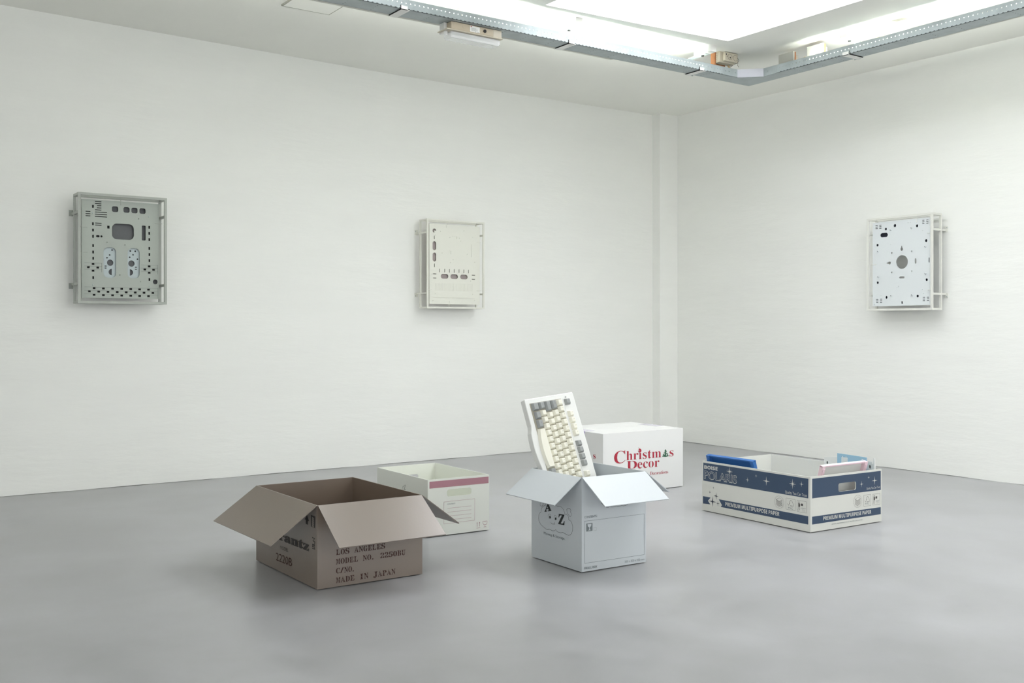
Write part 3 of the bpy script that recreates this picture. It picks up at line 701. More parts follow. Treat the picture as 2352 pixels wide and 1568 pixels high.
# ------------------------------------------------------------------ emergency light
EX, EY, EZ = 2.86, 4.45, 2.395
em = empty('emergency_light', (EX, EY, EZ), label='beige emergency light with clear cover clamped under the cable tray', category='emergency light')
def LE(a): return a
MB().box(-.16, .149, -.042, .030, .044, .083, 0, .003).build('housing', 'beige', em)
MB().box(.095, .1495, -.0425, .030, .043, .0835, 0, .003).build('end_cap', 'cream', em, label='paler right end of the housing')
MB().box(-.178, -.1615, .0, .046, .030, .0845, 0, .002).build('mounting_bracket', 'white', em)
fl = MB(); fl.box(-.190, .156, -.047, .047, .038, .043, 0, .002); fl.build('flange', 'cream', em)
cv = MB(); cv.box(-.160, .142, -.036, .036, .002, .0375, 0, .010); cv.build('cover', 'clear', em)
MB().tube([(-.15, 0, .022), (.125, 0, .022)], .008, 10).build('lamp_tube', 'white', em, smooth=True)
MB().box(-.145, .12, -.03, .03, .0345, .0362).build('reflector', 'white', em)
for x in (-.180, .143): MB().box(x, x + .012, -.02, .0, .014, .038, 0, .002).build('clip', 'clear', em)
lb = MB().box(-.048, .012, -.0430, -.0423, .048, .078); lb = lb.build('rating_label', 'white', em, label='small white rating label with tiny print')
ln = MB()
for i in range(7): ln.box(-.04, -.04 + (.04 if i % 2 else .03), -.0433, -.0431, .0535 + i*.0024, .0542 + i*.0024)
for x in (-.012, -.002, .006): ln.box(x - .004, x, -.0433, -.0431, .0495, .0515)
ln.build('print', 'azgrey', lb); MB().box(-.044, -.036, -.0433, -.0431, .0725, .0760).build('red_mark', 'red', lb)
MB().tube([(.043, -.0424, .064), (.043, -.0470, .064)], .0085, 16).build('test_button', 'black', em)
MB().tube([(-.085, -.0421, .066), (-.085, -.0427, .066)], .008, 16).build('knockout', 'beige', em)
cab = MB(); cab.tube([(2.76 + .004*i, 4.47 + .0*i, 2.525 + .045*math.sin(math.pi*i/12)) for i in range(13)], .0035, 8); cab.build('cable', 'ocable', label='ochre cable looping over the tray above the emergency light', category='cable')
# ------------------------------------------------------------------ power socket box
ps = empty('power_socket', (4.70, 4.44, 2.545), label='cream double power socket on an orange wooden board beside the tray corner', category='power socket')
MB().box(-.072, .045, .0195, .030, .004, .088).build('backing_board', 'wood', ps, label='orange wooden board behind the socket')
MB().box(-.072, -.0615, -.004, .019, .002, .086).build('backing_board', 'wood', ps, label='orange wooden edge of the board')
MB().box(-.060, .078, -.030, .019, .018, .090, 0, .006).build('junction_box', 'cream', ps)
mb = MB().box(-.032, .084, -.052, -.0295, .026, .082, 0, .007); sk = mb.build('socket_cover', 'cream', ps)
for x in (.012, .060):
    mb = MB(); fr = lambda u, v, w: (u, -.0524 + w, v)
    mb.stroke(oval(x, .054, .036, .036, 20), .003, 0, fr, closed=True); mb.build('socket_rim', 'cable', sk)
MB().flat(oval(.014, .050, .010, .010, 12), [], -.0526, lambda u, v, w: (u, w, v)).build('pin_hole', 'black', sk)
MB().box(-.024, -.018, -.0527, -.0522, .062, .072).build('pin_hole', 'black', sk); MB().box(-.016, -.012, -.0527, -.0522, .052, .058).build('pin_hole', 'black', sk)
for i in range(5): MB().box(-.0608, -.0598, -.022, -.006, .026 + i*.012, .028 + i*.012).build('knockout', 'cable', ps)
c = MB(); c.tube([(.084, -.03, .068), (.110, -.025, .067), (.128, -.02, .055), (.122, -.01, .040), (.100, 0, .030), (.078, .01, .012), (.07, .01, -.02)], .0018, 6)
c.tube([(.100, -.028, .067), (.117, -.02, .052), (.118, -.02, .036), (.100, -.03, .024), (.104, -.04, .006)], .0015, 6); c.build('wire', 'cable', ps, smooth=True)
MB().tube([(.050, 0, .02), (.078, .005, -.01)], .006, 8).build('cable', 'ocable', ps)
# ------------------------------------------------------------------ ballast boxes on the right run
def ballast(y0, y1, lab, back):
    b = empty('ballast_box', (4.955, (y0+y1)/2, TZ0 + .03), label=lab, category='ballast box', group='flat grey boxes standing on the right run of tray')
    w = y1 - y0
    MB().box(-.012, .0, -w/2, w/2, -.0, .095, 0, .001).build('front_plate', 'ballast', b)
    MB().box(.001, .013, -w/2 + .0, w/2 - .004, -.0, .093).build('backing_board', back, b)
    MB().box(.014, .036, -w/2 + .006, w/2 - .01, .01, .078, 0, .003).build('socket_box', 'cream', b)
ballast(4.088, 4.202, 'flat grey box on the tray nearest the tray corner', 'wood')
ballast(3.868, 3.985, 'flat grey box on the tray, middle one of three', 'wood')
ballast(3.318, 3.444, 'flat grey box on the tray, rightmost and furthest from the tray corner', 'cream')
MB().tube([(4.93, 4.255, TZ1 - .012), (4.925, 4.22, TZ1 + .004), (4.925, 4.15, TZ1 + .008), (4.93, 4.05, TZ1 + .006), (4.935, 3.99, TZ1 + .016)], .003, 8).build('cable', 'ocable', label='ochre cable running along the tray between the first two grey boxes', category='cable')
MB().tube([(4.93, 3.84, TZ1 - .01), (4.93, 3.855, TZ1 + .012), (4.945, 3.868, TZ1 + .022)], .004, 8).build('cable', 'ocable', label='short ochre cable entering the right side of the middle grey box', category='cable')
MB().tube([(4.93, 3.52, TZ1 - .01), (4.93, 3.49, TZ1 + .012), (4.935, 3.44, TZ1 + .016), (4.945, 3.42, TZ1 + .034)], .004, 8).build('cable', 'ocable', label='ochre cable bending out of the tray left of the rightmost grey box', category='cable')
MB().tube([(4.92, 2.705, TZ1 - .03), (4.925, 2.69, ceil_z(4.92, 2.69) + .004)], .004, 8).build('cable', 'cable', label='thin grey cable dropping from the ceiling into the tray at the right edge', category='cable')
# ------------------------------------------------------------------ framed wall pieces
def framed(name, loc, rz, Wd, Hh, bar, dep, gap, fmat, label, arms, group='framed metal chassis wall pieces'):
    r = empty(name, loc, rz, label=label, category='wall sculpture', group=group)
    def frame(y0, y1):
        mb = MB(); b = bar
        mb.box(0, b, y0, y1, 0, Hh); mb.box(Wd-b, Wd, y0, y1, 0, Hh); mb.box(b, Wd-b, y0, y1, Hh-b, Hh); mb.box(b, Wd-b, y0, y1, 0, b); return mb
    frame(0, bar).build('front_frame', fmat, r)
    frame(dep - bar, dep).build('back_frame', fmat, r)
    for x in (0, Wd - bar):
        for z in (0, Hh - bar): MB().box(x, x + bar, bar, dep - bar, z, z + bar).build('corner_bar', fmat, r)
    for x, sx in ((0, -1), (Wd - bar, 1)):
        for z in arms:
            up = z > Hh/2
            mb = MB().box(x + .0008, x + bar - .0008, bar, dep + gap - .003, z, z + bar)
            a = mb.build('wall_arm', fmat, r)
            pz0, pz1 = (z - .004, z + .030) if up else (z - .018, z + bar)
            xp = (x - .012, x + bar) if sx < 0 else (x, x + bar + .012)
            MB().box(*xp, dep + gap - .004, dep + gap, pz0, pz1).build('wall_plate', fmat, a)
            zz = (pz0 + pz1)/2 + (.008 if up else -.008); xx = xp[0] + .005 if sx < 0 else xp[1] - .005
            MB().tube([(xx, dep + gap - .007, zz), (xx, dep + gap - .0035, zz)], .0035, 8).build('screw', 'steel', a)
    return r
def fp(y): return lambda u, v, w: (u, y + w, v)
def slab(parent, outer, holes, y, th, m, depth, name='panel', **kw):
    """pressed sheet panel with real holes and a folded rim"""
    mb = MB(); mb.plate(outer, holes, 0, th, fp(y))
    u0, u1 = min(p[0] for p in outer), max(p[0] for p in outer); v0, v1 = min(p[1] for p in outer), max(p[1] for p in outer); k = .002
    mb.box(u0, u0 + k, y + th, y + depth, v0, v1); mb.box(u1 - k, u1, y + th, y + depth, v0, v1); mb.box(u0 + k, u1 - k, y + th, y + depth, v0, v0 + k); mb.box(u0 + k, u1 - k, y + th, y + depth, v1 - k, v1)
    return mb.build(name, m, parent, **kw)
def screws(parent, pts, y, m, r=.0028):
    for u, v in pts:
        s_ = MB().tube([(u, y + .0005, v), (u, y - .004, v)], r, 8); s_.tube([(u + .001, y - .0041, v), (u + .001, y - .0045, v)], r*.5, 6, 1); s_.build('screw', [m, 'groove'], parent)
# --- sage green-grey piece, left
A = T['A1']
r1 = framed('chassis_sculpture', (1.233, 5.925, 1.053), 0, .48, .611, .0135, .125, .056, 'art1f', 'sage grey caged metal chassis with dark round-cornered holes, left end of the long wall', (.103, .498))
yP = .050
holes = [rrect(*a, .0008, 1) for a in A['slot'] + A['rect']]
R1 = A['round']
rr = [.006, .006, .010, .010, .010, .010, .026, .005, .030, .026, .026]
for a, k in zip(R1, rr): holes.append(rrect(*a, k, 6))
slab(r1, [(.030, .032), (.449, .032), (.449, .580), (.030, .580)], holes, yP, .004, 'art1', .016)
MB().box(.034, .445, yP + .019, yP + .021, .036, .576).build('back_plate', 'art1b', r1, label='dark slate plate seen through the holes')
bl = MB(); bl.plate([(.034, .036), (.445, .036), (.445, .576), (.034, .576)], [rrect(a[0], a[1], a[2] + .012, a[3] + .012, k + .006, 6) for a, k in zip(R1[2:], rr[2:])], 0, .001, fp(yP + .0065))  # dark sheet standing in for the deep shade of the small slots
bl.build('hole_shade_plate', 'dark', r1, label='black plate put in for the deep shade inside the small slots')
for i, a in enumerate(R1[9:11]):
    inside = lambda p: abs(p[0]-a[0]) < a[2]/2
    hs = [oval(*h, 16) for h in A['plate_holes'] if inside(h)] + [rect(*h) for h in A['plate_rect'] if inside(h)]
    d = A['D'][i]; cx = d[0] + (d[2]/2 if i == 0 else -d[2]/2); sgn = -1 if i == 0 else 1
    hs.append([(cx + sgn*d[2]*math.sin(q), d[1] + d[3]/2*math.cos(q)) for q in [math.pi*k/10 for k in range(11)]])
    MB().plate(rrect(a[0], a[1], a[2] + .006, a[3] + .006, .029), hs, 0, .0015, fp(yP + .010)).build('recessed_plate', 'art1p', r1, label='pale blue recessed plate with round and half-round holes')
gl = MB()
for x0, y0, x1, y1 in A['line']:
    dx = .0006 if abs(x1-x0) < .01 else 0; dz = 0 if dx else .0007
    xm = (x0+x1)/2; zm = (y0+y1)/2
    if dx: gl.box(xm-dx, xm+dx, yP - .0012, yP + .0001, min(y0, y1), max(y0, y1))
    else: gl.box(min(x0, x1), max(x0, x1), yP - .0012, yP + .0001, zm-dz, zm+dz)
gl.build('raised_rib', 'art1r', r1, label='thin ribs between the slots, their shadow lines painted in as a darker colour')
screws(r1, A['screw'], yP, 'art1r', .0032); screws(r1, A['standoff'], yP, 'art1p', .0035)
def pins(parent, L_, y, m, Wd, Hh):
    for x0, y0, x1, y1 in L_:
        hor = abs(x1-x0) > abs(y1-y0); xm, zm = (x0+x1)/2, (y0+y1)/2
        mb = MB()
        if hor:
            xe = (0.012 if xm < Wd/2 else Wd - .012); xa = x1 if xm < Wd/2 else x0
            mb.tube([(xe, y + .004, zm), (xa, y - .003, zm)], .0016, 8)
        else:
            ze = Hh - .012 if zm > Hh/2 else .012; za = min(y0, y1) if zm > Hh/2 else max(y0, y1)
            mb.tube([(xm, y + .004, ze), (xm, y - .003, za)], .0016, 8)
        mb.build('holding_pin', m, parent)
pins(r1, A['pin'], yP, 'art1f', .48, .611)
# --- ivory piece, middle
A = T['A2']
r2 = framed('chassis_sculpture', (3.456, 5.955, 1.053), 0, .4645, .607, .0105, .105, .046, 'art2', 'ivory caged metal chassis with mauve oval holes, on the long wall above the open boxes', (.098, .510))
yP = .022
holes = [rrect(*a, .0008, 1) for a in A['rect']]
for i, a in enumerate(A['round']):
    if i == 0:
        cx, cy, w, h = a; lp = oval(cx, cy, w, h, 24); holes.append([p for p in lp if not (p[0] > cx + .002 and p[1] < cy - .001)] + [])
        lp = []
        for k in range(25):
            an = R(0 + 270*k/24); lp.append((cx + w/2*math.cos(an), cy + h/2*math.sin(an)))
        lp.append((cx, cy)); holes[-1] = lp
    else: holes.append(rrect(*a, .05, 8))
vh = [[(v[0]-.0010, v[3]), (v[0]+.0004, v[3]), (v[0]+.0004, v[1]), (v[0]-.0010, v[1])] for v in A['vent']]
slab(r2, [(.0315, .030), (.438, .030), (.438, .577), (.0315, .577)], holes, yP, .004, 'art2', .018)
MB().box(.035, .434, yP + .012, yP + .0135, .034, .573).build('back_plate', 'art2b', r2, label='mauve grey plate seen through the holes')
bl = MB(); bl.plate([(.035, .034), (.434, .034), (.434, .573), (.035, .573)], [rrect(a[0], a[1], a[2] + .006, a[3] + .006, .012, 6) for a in A['round']], 0, .001, fp(yP + .0065))  # dark sheet in place of the shade inside the narrow slots
bl.build('hole_shade_plate', M['olive_hole_shade'], r2, label='dark plate put in for the shade inside the small slots')
for v in A['vent']:
    MB().box(v[0]-.0016, v[0]+.0014, yP - .0012, yP + .0002, min(v[1], v[3]), max(v[1], v[3])).build('vent_louvre', 'art2', r2)
gl = MB()
for x0, y0, x1, y1 in A['line']:
    xm = (x0+x1)/2; zm = (y0+y1)/2
    if abs(x1-x0) < .01 and abs(y1-y0) > .004: gl.box(xm-.0008, xm+.0008, yP - .003, yP + .0001, min(y0, y1), max(y0, y1))
    else: gl.box(min(x0, x1), max(x0, x1), yP - .003, yP + .0001, zm-.0008, zm+.0008)
gl.build('raised_rib', 'art2', r2)
screws(r2, A['screw'], yP, 'art2', .0022); pins(r2, A['pin'], yP, 'art2', .4645, .607)
# --- cool white piece, right wall
A = T['A3']
r3 = framed('chassis_sculpture', (5.695, 4.11, 1.03), R(-90), .47, .60, .0125, .105, .046, 'art3f', 'white caged metal chassis with a large round central hole, on the right wall', (.094, .492))
yP = .022
holes = [rrect(*a, .0008, 1) for a in A['rect']] + [rrect(*a, .05, 8) for a in A['dark']]
op = A['open']; opn = [oval(*a, 28) for a in op[:5]]
def keyhole(a, b, vert):
    out = []
    if vert:
        for k in range(17):
            an = R(-240 + 300*k/16); out.append((a[0] + a[2]/2*math.cos(an), a[1] + a[3]/2*math.sin(an)))
        top = b[1] + b[3]/2
        return [(p[0], p[1]) for p in out if True] + [(a[0] + b[2]/2*.8, top - .002), (a[0], top), (a[0] - b[2]/2*.8, top - .002)]
    for k in range(17):
        an = R(-150 + 300*k/16); out.append((a[0] + a[2]/2*math.cos(an), a[1] + a[3]/2*math.sin(an)))
    lft = b[0] - b[2]/2
    return out + [(lft + .002, a[1] + b[3]/2*.8), (lft, a[1]), (lft + .002, a[1] - b[3]/2*.8)]
def keyv(a, b):
    out = [(a[0] + a[2]/2*math.cos(R(q)), a[1] + a[3]/2*math.sin(R(q))) for q in range(-240, 61, 20)]
    top = b[1] + b[3]/2
    return out + [(a[0] + b[2]*.42, top - .002), (a[0], top), (a[0] - b[2]*.42, top - .002)]
opn += [keyv(op[5], op[6]), keyhole(op[7], op[8], False), rrect(*op[9], .05, 5), rrect(*op[10], .05, 5)]
slab(r3, [(.0295, .030), (.439, .030), (.439, .573), (.0295, .573)], holes + opn, yP, .004, 'art3', .020)
bl = MB(); bl.plate([(.032, .032), (.436, .032), (.436, .570), (.032, .570)], [oval(op[0][0], op[0][1], .262, .29, 40)], 0, .001, fp(yP + .012))  # sheet painted blue-black to give the small holes their shade
bl.build('hole_shade_plate', 'navyhole', r3, label='blue-black plate put in for the shade inside the small holes')
for u, v in A['boss']:
    b_ = MB().tube([(u, yP, v), (u, yP - .006, v)], .0055, 14); b_.tube([(u, yP - .0061, v), (u, yP - .0066, v)], .0026, 8, 1); b_.build('boss', ['art3', 'navyhole'], r3)
screws(r3, A['screw'], yP, 'art3', .002); pins(r3, A['pin'], yP, 'art3f', .47, .60)
# ------------------------------------------------------------------ boxes on the floor
BX = dict(az=dict(N=(2.3808,2.9568),L=(2.3830,3.2782),R=(2.6922,2.9457),h=.3564),
 br=dict(N=(1.4661,3.2866),L=(1.4587,3.8488),R=(1.8818,3.2779),h=.2956),
 pk=dict(N=(2.2293,3.8359),L=(2.2370,4.3250),R=(2.5428,3.8248),h=.2530),
 ch=dict(N=(3.576,4.2555),L=(3.590,4.722),R=(4.1726,4.2503),h=.3385),
 bo=dict(N=(3.6854,2.9518),L=(3.7000,3.6330),R=(4.1780,2.9332),h=.2505))
class Box:
    def __init__(s, key, name, label, cat, m, wt=.004, z0=.0035, group=None):
        b = BX[key]; s.N = Vector((*b['N'], 0)); s.Lp = Vector((*b['L'], 0)); s.Rp = Vector((*b['R'], 0)); s.F = s.Rp + s.Lp - s.N
        s.h = b['h']; s.m = m; s.wt = wt; s.z0 = z0
        s.c = (s.N + s.F)/2
        s.root = empty(name, (s.c.x, s.c.y, 0), label=label, category=cat, **({'group': group} if group else {}))
        s.U = (s.Rp - s.N).normalized(); s.V = (s.Lp - s.N).normalized(); s.a = (s.Rp - s.N).length; s.b = (s.Lp - s.N).length
        s.nR = Vector((s.U.y, -s.U.x, 0)); s.nL = Vector((-s.V.y, s.V.x, 0))
    def face(s, f):
        """frames on the outer faces: R = front-right face, L = left face; w outward"""
        P, D, n = {'R': (s.N, s.U, s.nR), 'L': (s.Lp, -s.V, s.nL), 'B': (s.Lp, s.U, -s.nR), 'E': (s.N + s.U*s.a, s.V, -s.nL)}[f]
        return lambda u, v, w: tuple(P + D*u + n*w + Vector((0, 0, v)) - s.c)
    def at(s, u, v, z): return tuple(s.N + s.U*u + s.V*v + Vector((0, 0, z)) - s.c)
    def walls(s, holes={}):
        for f, L in (('R', s.a), ('L', s.b), ('B', s.a), ('E', s.b)):
            e = s.wt if f in 'LE' else 0
            x0, x1 = (e, L - e) if f in 'LE' else (0, L)
            nm = 'side_panel'
            MB().plate([(x0, s.z0), (x1, s.z0), (x1, s.h), (x0, s.h)], holes.get(f, []), 0, -s.wt, s.face(f)).build(nm, s.m, s.root)
        mb = MB(); w = s.wt
        P8 = [s.at(u, v, z) for z in (s.z0, s.z0 + w) for (u, v) in ((w, w), (s.a - w, w), (s.a - w, s.b - w), (w, s.b - w))]
        mb.hexa(P8).build('bottom_panel', s.m, s.root)
    def flap(s, f, out, down, inset=.003, th=.0035, z=None):
        fr = s.face(f); L = s.a if f in 'RB' else s.b; z = s.h if z is None else z
        nrm = math.hypot(out, down); ox, oz = down/nrm*th, out/nrm*th
        mb = MB(); vs = []
        for (w, zz) in ((0.0005, z), (out, z - down), (out - ox, z - down - oz), (0.0005 - 0*ox, z - oz)):
            vs += [fr(inset, zz, w), fr(L - inset, zz, w)]
        mb.add(vs, [(0, 1, 3, 2), (2, 3, 5, 4), (4, 5, 7, 6), (6, 7, 1, 0), (0, 2, 4, 6), (1, 7, 5, 3)])
        return mb.build('flap', s.m, s.root)
E_ = .0006
def prints(bx, key, face, items, name='printed_lettering', w=E_, **kw): pass
STY = dict(regular=(0, None), thin=(-.004, None), medium=(.008, None), bold=(0, sansb), black=(.018, sansb), serif=(-.006, serif), serif_light=(-.012, serif), serif_black=(.02, serif))
def put(bx, key, inks, only=None, skip=()):
    """all lettering of one box; every line is its own part"""
    for face, s_, a, e, h, st in T['T']:
        if face[:2] != key or s_ in skip: continue
        f = face[2]; fr = bx.face(f); ink = inks.get(s_, inks['*'])
        if st == 'stencil':
            mb = MB(); n = len(s_); cell = ((e[0]-a[0])/n)
            for i, ch in enumerate(s_):
                if ch == ' ': continue
                k0, k1 = (i + .04)/n, (i + .93)/n
                if ch in './': k1 = (i + (.45 if ch == '.' else .9))/n
                if ch == 'I': k0, k1 = (i + .16)/n, (i + .80)/n
                A_ = (a[0] + (e[0]-a[0])*k0, a[1] + (e[1]-a[1])*k0); B_ = (a[0] + (e[0]-a[0])*k1, a[1] + (e[1]-a[1])*k1)
                hh = h*(.18 if ch == '.' else 1)
                put_text(mb, ch, A_, B_, hh, .0006, fr, .012, serif)
                if ch not in './1': 
                    um = (A_[0]+B_[0])/2; c_ = {'L': .30, 'E': .33, 'M': .5, 'N': .5, 'D': .55, 'B': .5, 'P': .36, 'J': .55}.get(ch, .5); um = A_[0] + (B_[0]-A_[0])*c_
                    q = cell*.045; v0, v1 = A_[1] - .002, A_[1] + h + .003
                    if ch in 'OCGASB025D': mb.add([fr(um-q, v0, .0011), fr(um+q, v0, .0011), fr(um+q+.001, v1, .0011), fr(um-q+.001, v1, .0011)], [(0,1,2,3)], 1)
                    else: mb.add([fr(A_[0], A_[1]+h*.47, .0011), fr(B_[0], B_[1]+h*.53, .0011), fr(B_[0], B_[1]+h*.59, .0011), fr(A_[0], A_[1]+h*.53, .0011)], [(0,1,2,3)], 1)
            mb.build('printed_lettering', [ink, bx.m], bx.root)
        elif st == 'outline':
            mb = MB(); put_text(mb, s_, a, e, h, .0010, fr, .030); put_text(mb, s_, (a[0]+.0014, a[1]+.0016), (e[0]-.0014, e[1]+.0016), h-.0034, .0014, fr, .004, None, 1)
            put_text(mb, s_, (a[0]+.0026, a[1]+.003), (e[0]-.0026, e[1]+.003), h-.006, .0018, fr, -.020, None, 2)
            mb.build('printed_lettering', ['paper', 'navy', 'navy'], bx.root)
        else:
            off, conv = STY[st]; mb = MB(); put_text(mb, s_, a, e, h, .0010, fr, off, conv); mb.build('printed_lettering', ink, bx.root)
# --- brown box
bx = Box('br', 'open_box', 'brown open box with four splayed flaps and stencilled shipping text, at front left', 'box', 'brown', .004)
bx.walls()
bx.flap('L', .172, .119); bx.flap('R', .180, .115); bx.flap('E', .165, .123); bx.flap('B', .172, .119)
put(bx, 'br', {'*': 'brownink', 'marantz': 'greyink', 'MODEL': 'greyink', '2220B': 'brownink'})
fr = bx.face('L')
mb = MB()
for s_ in PL['kanji']: mb.stroke(s_, .0035, .001, fr)
mb.build('printed_mark', 'greyink', bx.root)
mb = MB(); mb.flat(PL['blackmark'][0], [], .0006, fr)
b0 = PL['blackmark'][0]; u0, u1 = b0[0][0], b0[1][0]; v1, v0 = b0[0][1], b0[3][1]
for k in range(5):
    zz = v1 - (v1-v0)*(.12 + .17*k); mb.add([fr(u0 + (u1-u0)*.28, zz, .0011), fr(u0 + (u1-u0)*.72, zz - .003, .0011), fr(u0 + (u1-u0)*.72, zz - .009, .0011), fr(u0 + (u1-u0)*.28, zz - .006, .0011)], [(0,1,2,3)], 1)
mb.build('printed_symbol', ['greyink', 'brown'], bx.root)
mb = MB()
for s_ in PL['arrowmark']: mb.flat(s_, [], .0006, fr)
mb.build('printed_arrow', 'greyink', bx.root)
# --- AZ box
bx = Box('az', 'open_box', 'pale grey-blue open box with cloud logo and splayed flaps, holding a keyboard', 'box', 'azbox', .004)
bx.walls()
bx.flap('L', .1265, .0905); bx.flap('R', .1375, .0875); bx.flap('E', .129, .091); bx.flap('B', .13, .090)
put(bx, 'az', {'*': 'azgrey', 'A': 'azink', 'Z': 'azink'})
fr = bx.face('L'); mb = MB()
for s_ in PL['cloud']: mb.stroke(s_, .0011, .0008, fr)
mb.build('printed_cloud', 'azink', bx.root)
mb = MB()
for e in PL['eyes'][:2]: mb.stroke(oval(*e), .0009, .0008, fr, closed=True)
for e in PL['eyes'][2:]: mb.flat(oval(*e), [], .0008, fr)
mb.build('printed_eyes', 'azink', bx.root)
fr = bx.face('R'); mb = MB()
for s_ in PL['cloud2']: mb.stroke(s_, .0011, .0008, fr)
mb.build('printed_cloud', 'azink', bx.root)
MB().stroke(PL['frame'][0], .0012, .0006, fr, closed=True).build('printed_frame', 'azgrey', bx.root)
g = PL['glassbox'][0]; gu, gv = (g[0][0]+g[1][0])/2, (g[0][1]+g[2][1])/2; gw, gh = g[1][0]-g[0][0], g[1][1]-g[2][1]
mb = MB(); mb.flat(rrect(gu, gv, gw, gh, .0015), [], .0006, fr)
mb.flat([(gu-gw*.32, gv+gh*.40), (gu+gw*.32, gv+gh*.40), (gu+gw*.26, gv+gh*.12), (gu+gw*.05, gv), (gu+gw*.05, gv-gh*.28), (gu+gw*.25, gv-gh*.38), (gu-gw*.25, gv-gh*.38), (gu-gw*.05, gv-gh*.28), (gu-gw*.05, gv), (gu-gw*.26, gv+gh*.12)], [], .0012, fr, 1)
mb.build('printed_fragile_symbol', ['azgrey', 'azbox'], bx.root)
MB().stroke(PL['checkbox'][0], .0006, .0008, fr, closed=True).build('printed_checkbox', 'azgrey', bx.root)
# --- keyboard standing in the AZ box
P0 = Vector((2.3764, 3.32, .6272)); KS = Vector((.9921, -.0739, .1009)); KL = Vector((.0702, -.3384, -.9384)); KN = KS.cross(KL); KN.normalize()
if KN.y > 0: KN = -KN
p = .0279
kb = empty('keyboard', tuple(P0 + KL*.62 ), label='ivory and grey computer keyboard standing on end in the pale grey-blue box', category='keyboard')
ko = P0 + KL*.62
def kf(a, b, w): return tuple(P0 + KS*(a*p) + KL*(b*p) + KN*w - ko)
left = [(0, 0), (-.01, 2), (-.01, 4.0), (-.12, 4.5), (-.3, 5.0), (-.38, 5.8), (-.42, 6.8), (-.40, 7.6), (-.32, 8.4), (-.2, 9.3), (-.04, 10.2), (.05, 11), (.05, 21.8)]
prof = [(8.5, 0), (8.6, 6), (8.7, 21.8)] 
def fat(lp, w0, w1, grow=0): return lp
outer = left + [(8.62, 21.8), (8.6, 12), (8.55, 6), (8.47, .15), (8.3, .0)]
mb = MB(); mb.plate(outer, [], 0, -.034, kf); 
body = mb.build('shell', 'kbody', kb)
bm_ = body.modifiers.new('bevel', 'BEVEL'); bm_.width = .0035; bm_.segments = 3; bm_.limit_method = 'ANGLE'; bm_.angle_limit = R(50)
MB().plate([(.66, .72), (6.15, .72), (6.15, 15.3), (.66, 15.3)], [], .0008, -.004, kf).build('key_well', 'keywell', kb)
MB().plate([(6.42, .72), (7.60, .72), (7.60, 15.3), (6.42, 15.3)], [], .0006, -.004, kf).build('function_key_well', 'kbody', kb)
MB().box(0, .001, 0, .001, 0, .001) 
def keycap(a0, a1, b0, b1, m, lg=None, hgt=.0125):
    g = .035; a0 += g; a1 -= g; b0 += g; b1 -= g; q = .20; ql = .28
    vs = [kf(a0, b0, .001), kf(a1, b0, .001), kf(a1, b1, .001), kf(a0, b1, .001), kf(a0+ql, b0+.10, hgt), kf(a1-.08, b0+.10, hgt*.9), kf(a1-.08, b1-q*.9, hgt*.9), kf(a0+ql, b1-q*.9, hgt)]
    mb = MB(); mb.add(vs, [(0,3,2,1),(4,5,6,7),(0,1,5,4),(1,2,6,5),(2,3,7,6),(3,0,4,7)])
    o = mb.build('keycap', m, kb)
    bv = o.modifiers.new('bevel', 'BEVEL'); bv.width = .0014; bv.segments = 2
    if lg:
        # letters face the function row: baseline runs along -L, upright along +S
        vs_, fs_ = glyphs(lg); 
        if vs_:
            x1 = max(v[0] for v in vs_); y1 = max(v[1] for v in vs_); sc = .15/ max(y1, .4)
            ca = a1 - .36; cb = (b0 + b1)/2 + .0
            MB().add([kf(ca + y*sc, cb + x1*sc/2 - x*sc - .12, hgt*.92 + .0009) for x, y in vs_], fs_).build('legend', 'legend', o)
    return o
rows = [(.9, 1.95), (1.97, 2.97), (3.0, 4.0), (4.04, 5.04), (5.08, 6.08)]
# right end of the keyboard is uppermost
keycap(.80, 1.95, .72, 1.97, 'keyg'); keycap(.90, 1.95, 2.0, 3.22, 'keyg', 'fn'); keycap(.90, 1.95, 3.25, 4.55, 'keyg', 'alt')
keycap(.85, 1.95, 10.42, 11.6, 'keyg', 'alt'); keycap(.85, 1.95, 11.62, 12.8, 'keyg'); keycap(.85, 1.95, 12.82, 14.2, 'keyg')
# curved space bar
g0, g1 = 4.60, 10.38; n = 14; vs = []; fs = []
for i in range(n + 1):
    k = i/n; b = g0 + (g1-g0)*k; s_ = math.sin(math.pi*min(1, max(0, k*.93 + .03)))**.8
    ae = .90 - .42*s_
    vs += [kf(ae, b, .0008), kf(ae + .28, b if 0 < i < n else b + (.1 if i == 0 else -.16), .0125), kf(1.88, b if 0 < i < n else b + (.1 if i == 0 else -.16), .0115), kf(1.95, b, .0008)]
for i in range(n):
    a = 4*i; fs += [(a, a+4, a+5, a+1), (a+1, a+5, a+6, a+2), (a+2, a+6, a+7, a+3), (a+3, a+7, a+4, a)]
fs += [(0, 1, 2, 3), (4*n+3, 4*n+2, 4*n+1, 4*n)]
MB().add(vs, fs).build('space_bar', 'key', kb)
keycap(1.97, 2.97, .72, 1.90, 'keyg', 'O')
for i, ch in enumerate('/.,MNBVCXZ'): keycap(1.97, 2.97, 1.93 + .985*i, 1.93 + .985*(i+1), 'key', ch)
keycap(1.97, 2.97, 11.8, 14.2, 'keyg')
keycap(3.0, 4.0, .72, 2.35, 'keyg', '|')
for i, ch in enumerate("';LKJHGFDSA"): keycap(3.0, 4.0, 2.37 + .985*i, 2.37 + .985*(i+1), 'key', ch)
keycap(4.04, 5.04, .72, 2.17, 'keyg', 'E')
for i, ch in enumerate("][POIUYTREWQ"): keycap(4.04, 5.04, 2.19 + .985*i, 2.19 + .985*(i+1), 'key', ch)
for i, ch in enumerate("`\\=-0987654321"): keycap(5.08, 6.08, .78 + .985*i, .78 + .985*(i+1), 'key', ch)
keycap(6.50, 7.50, .82, 1.86, 'keyg', 'F')
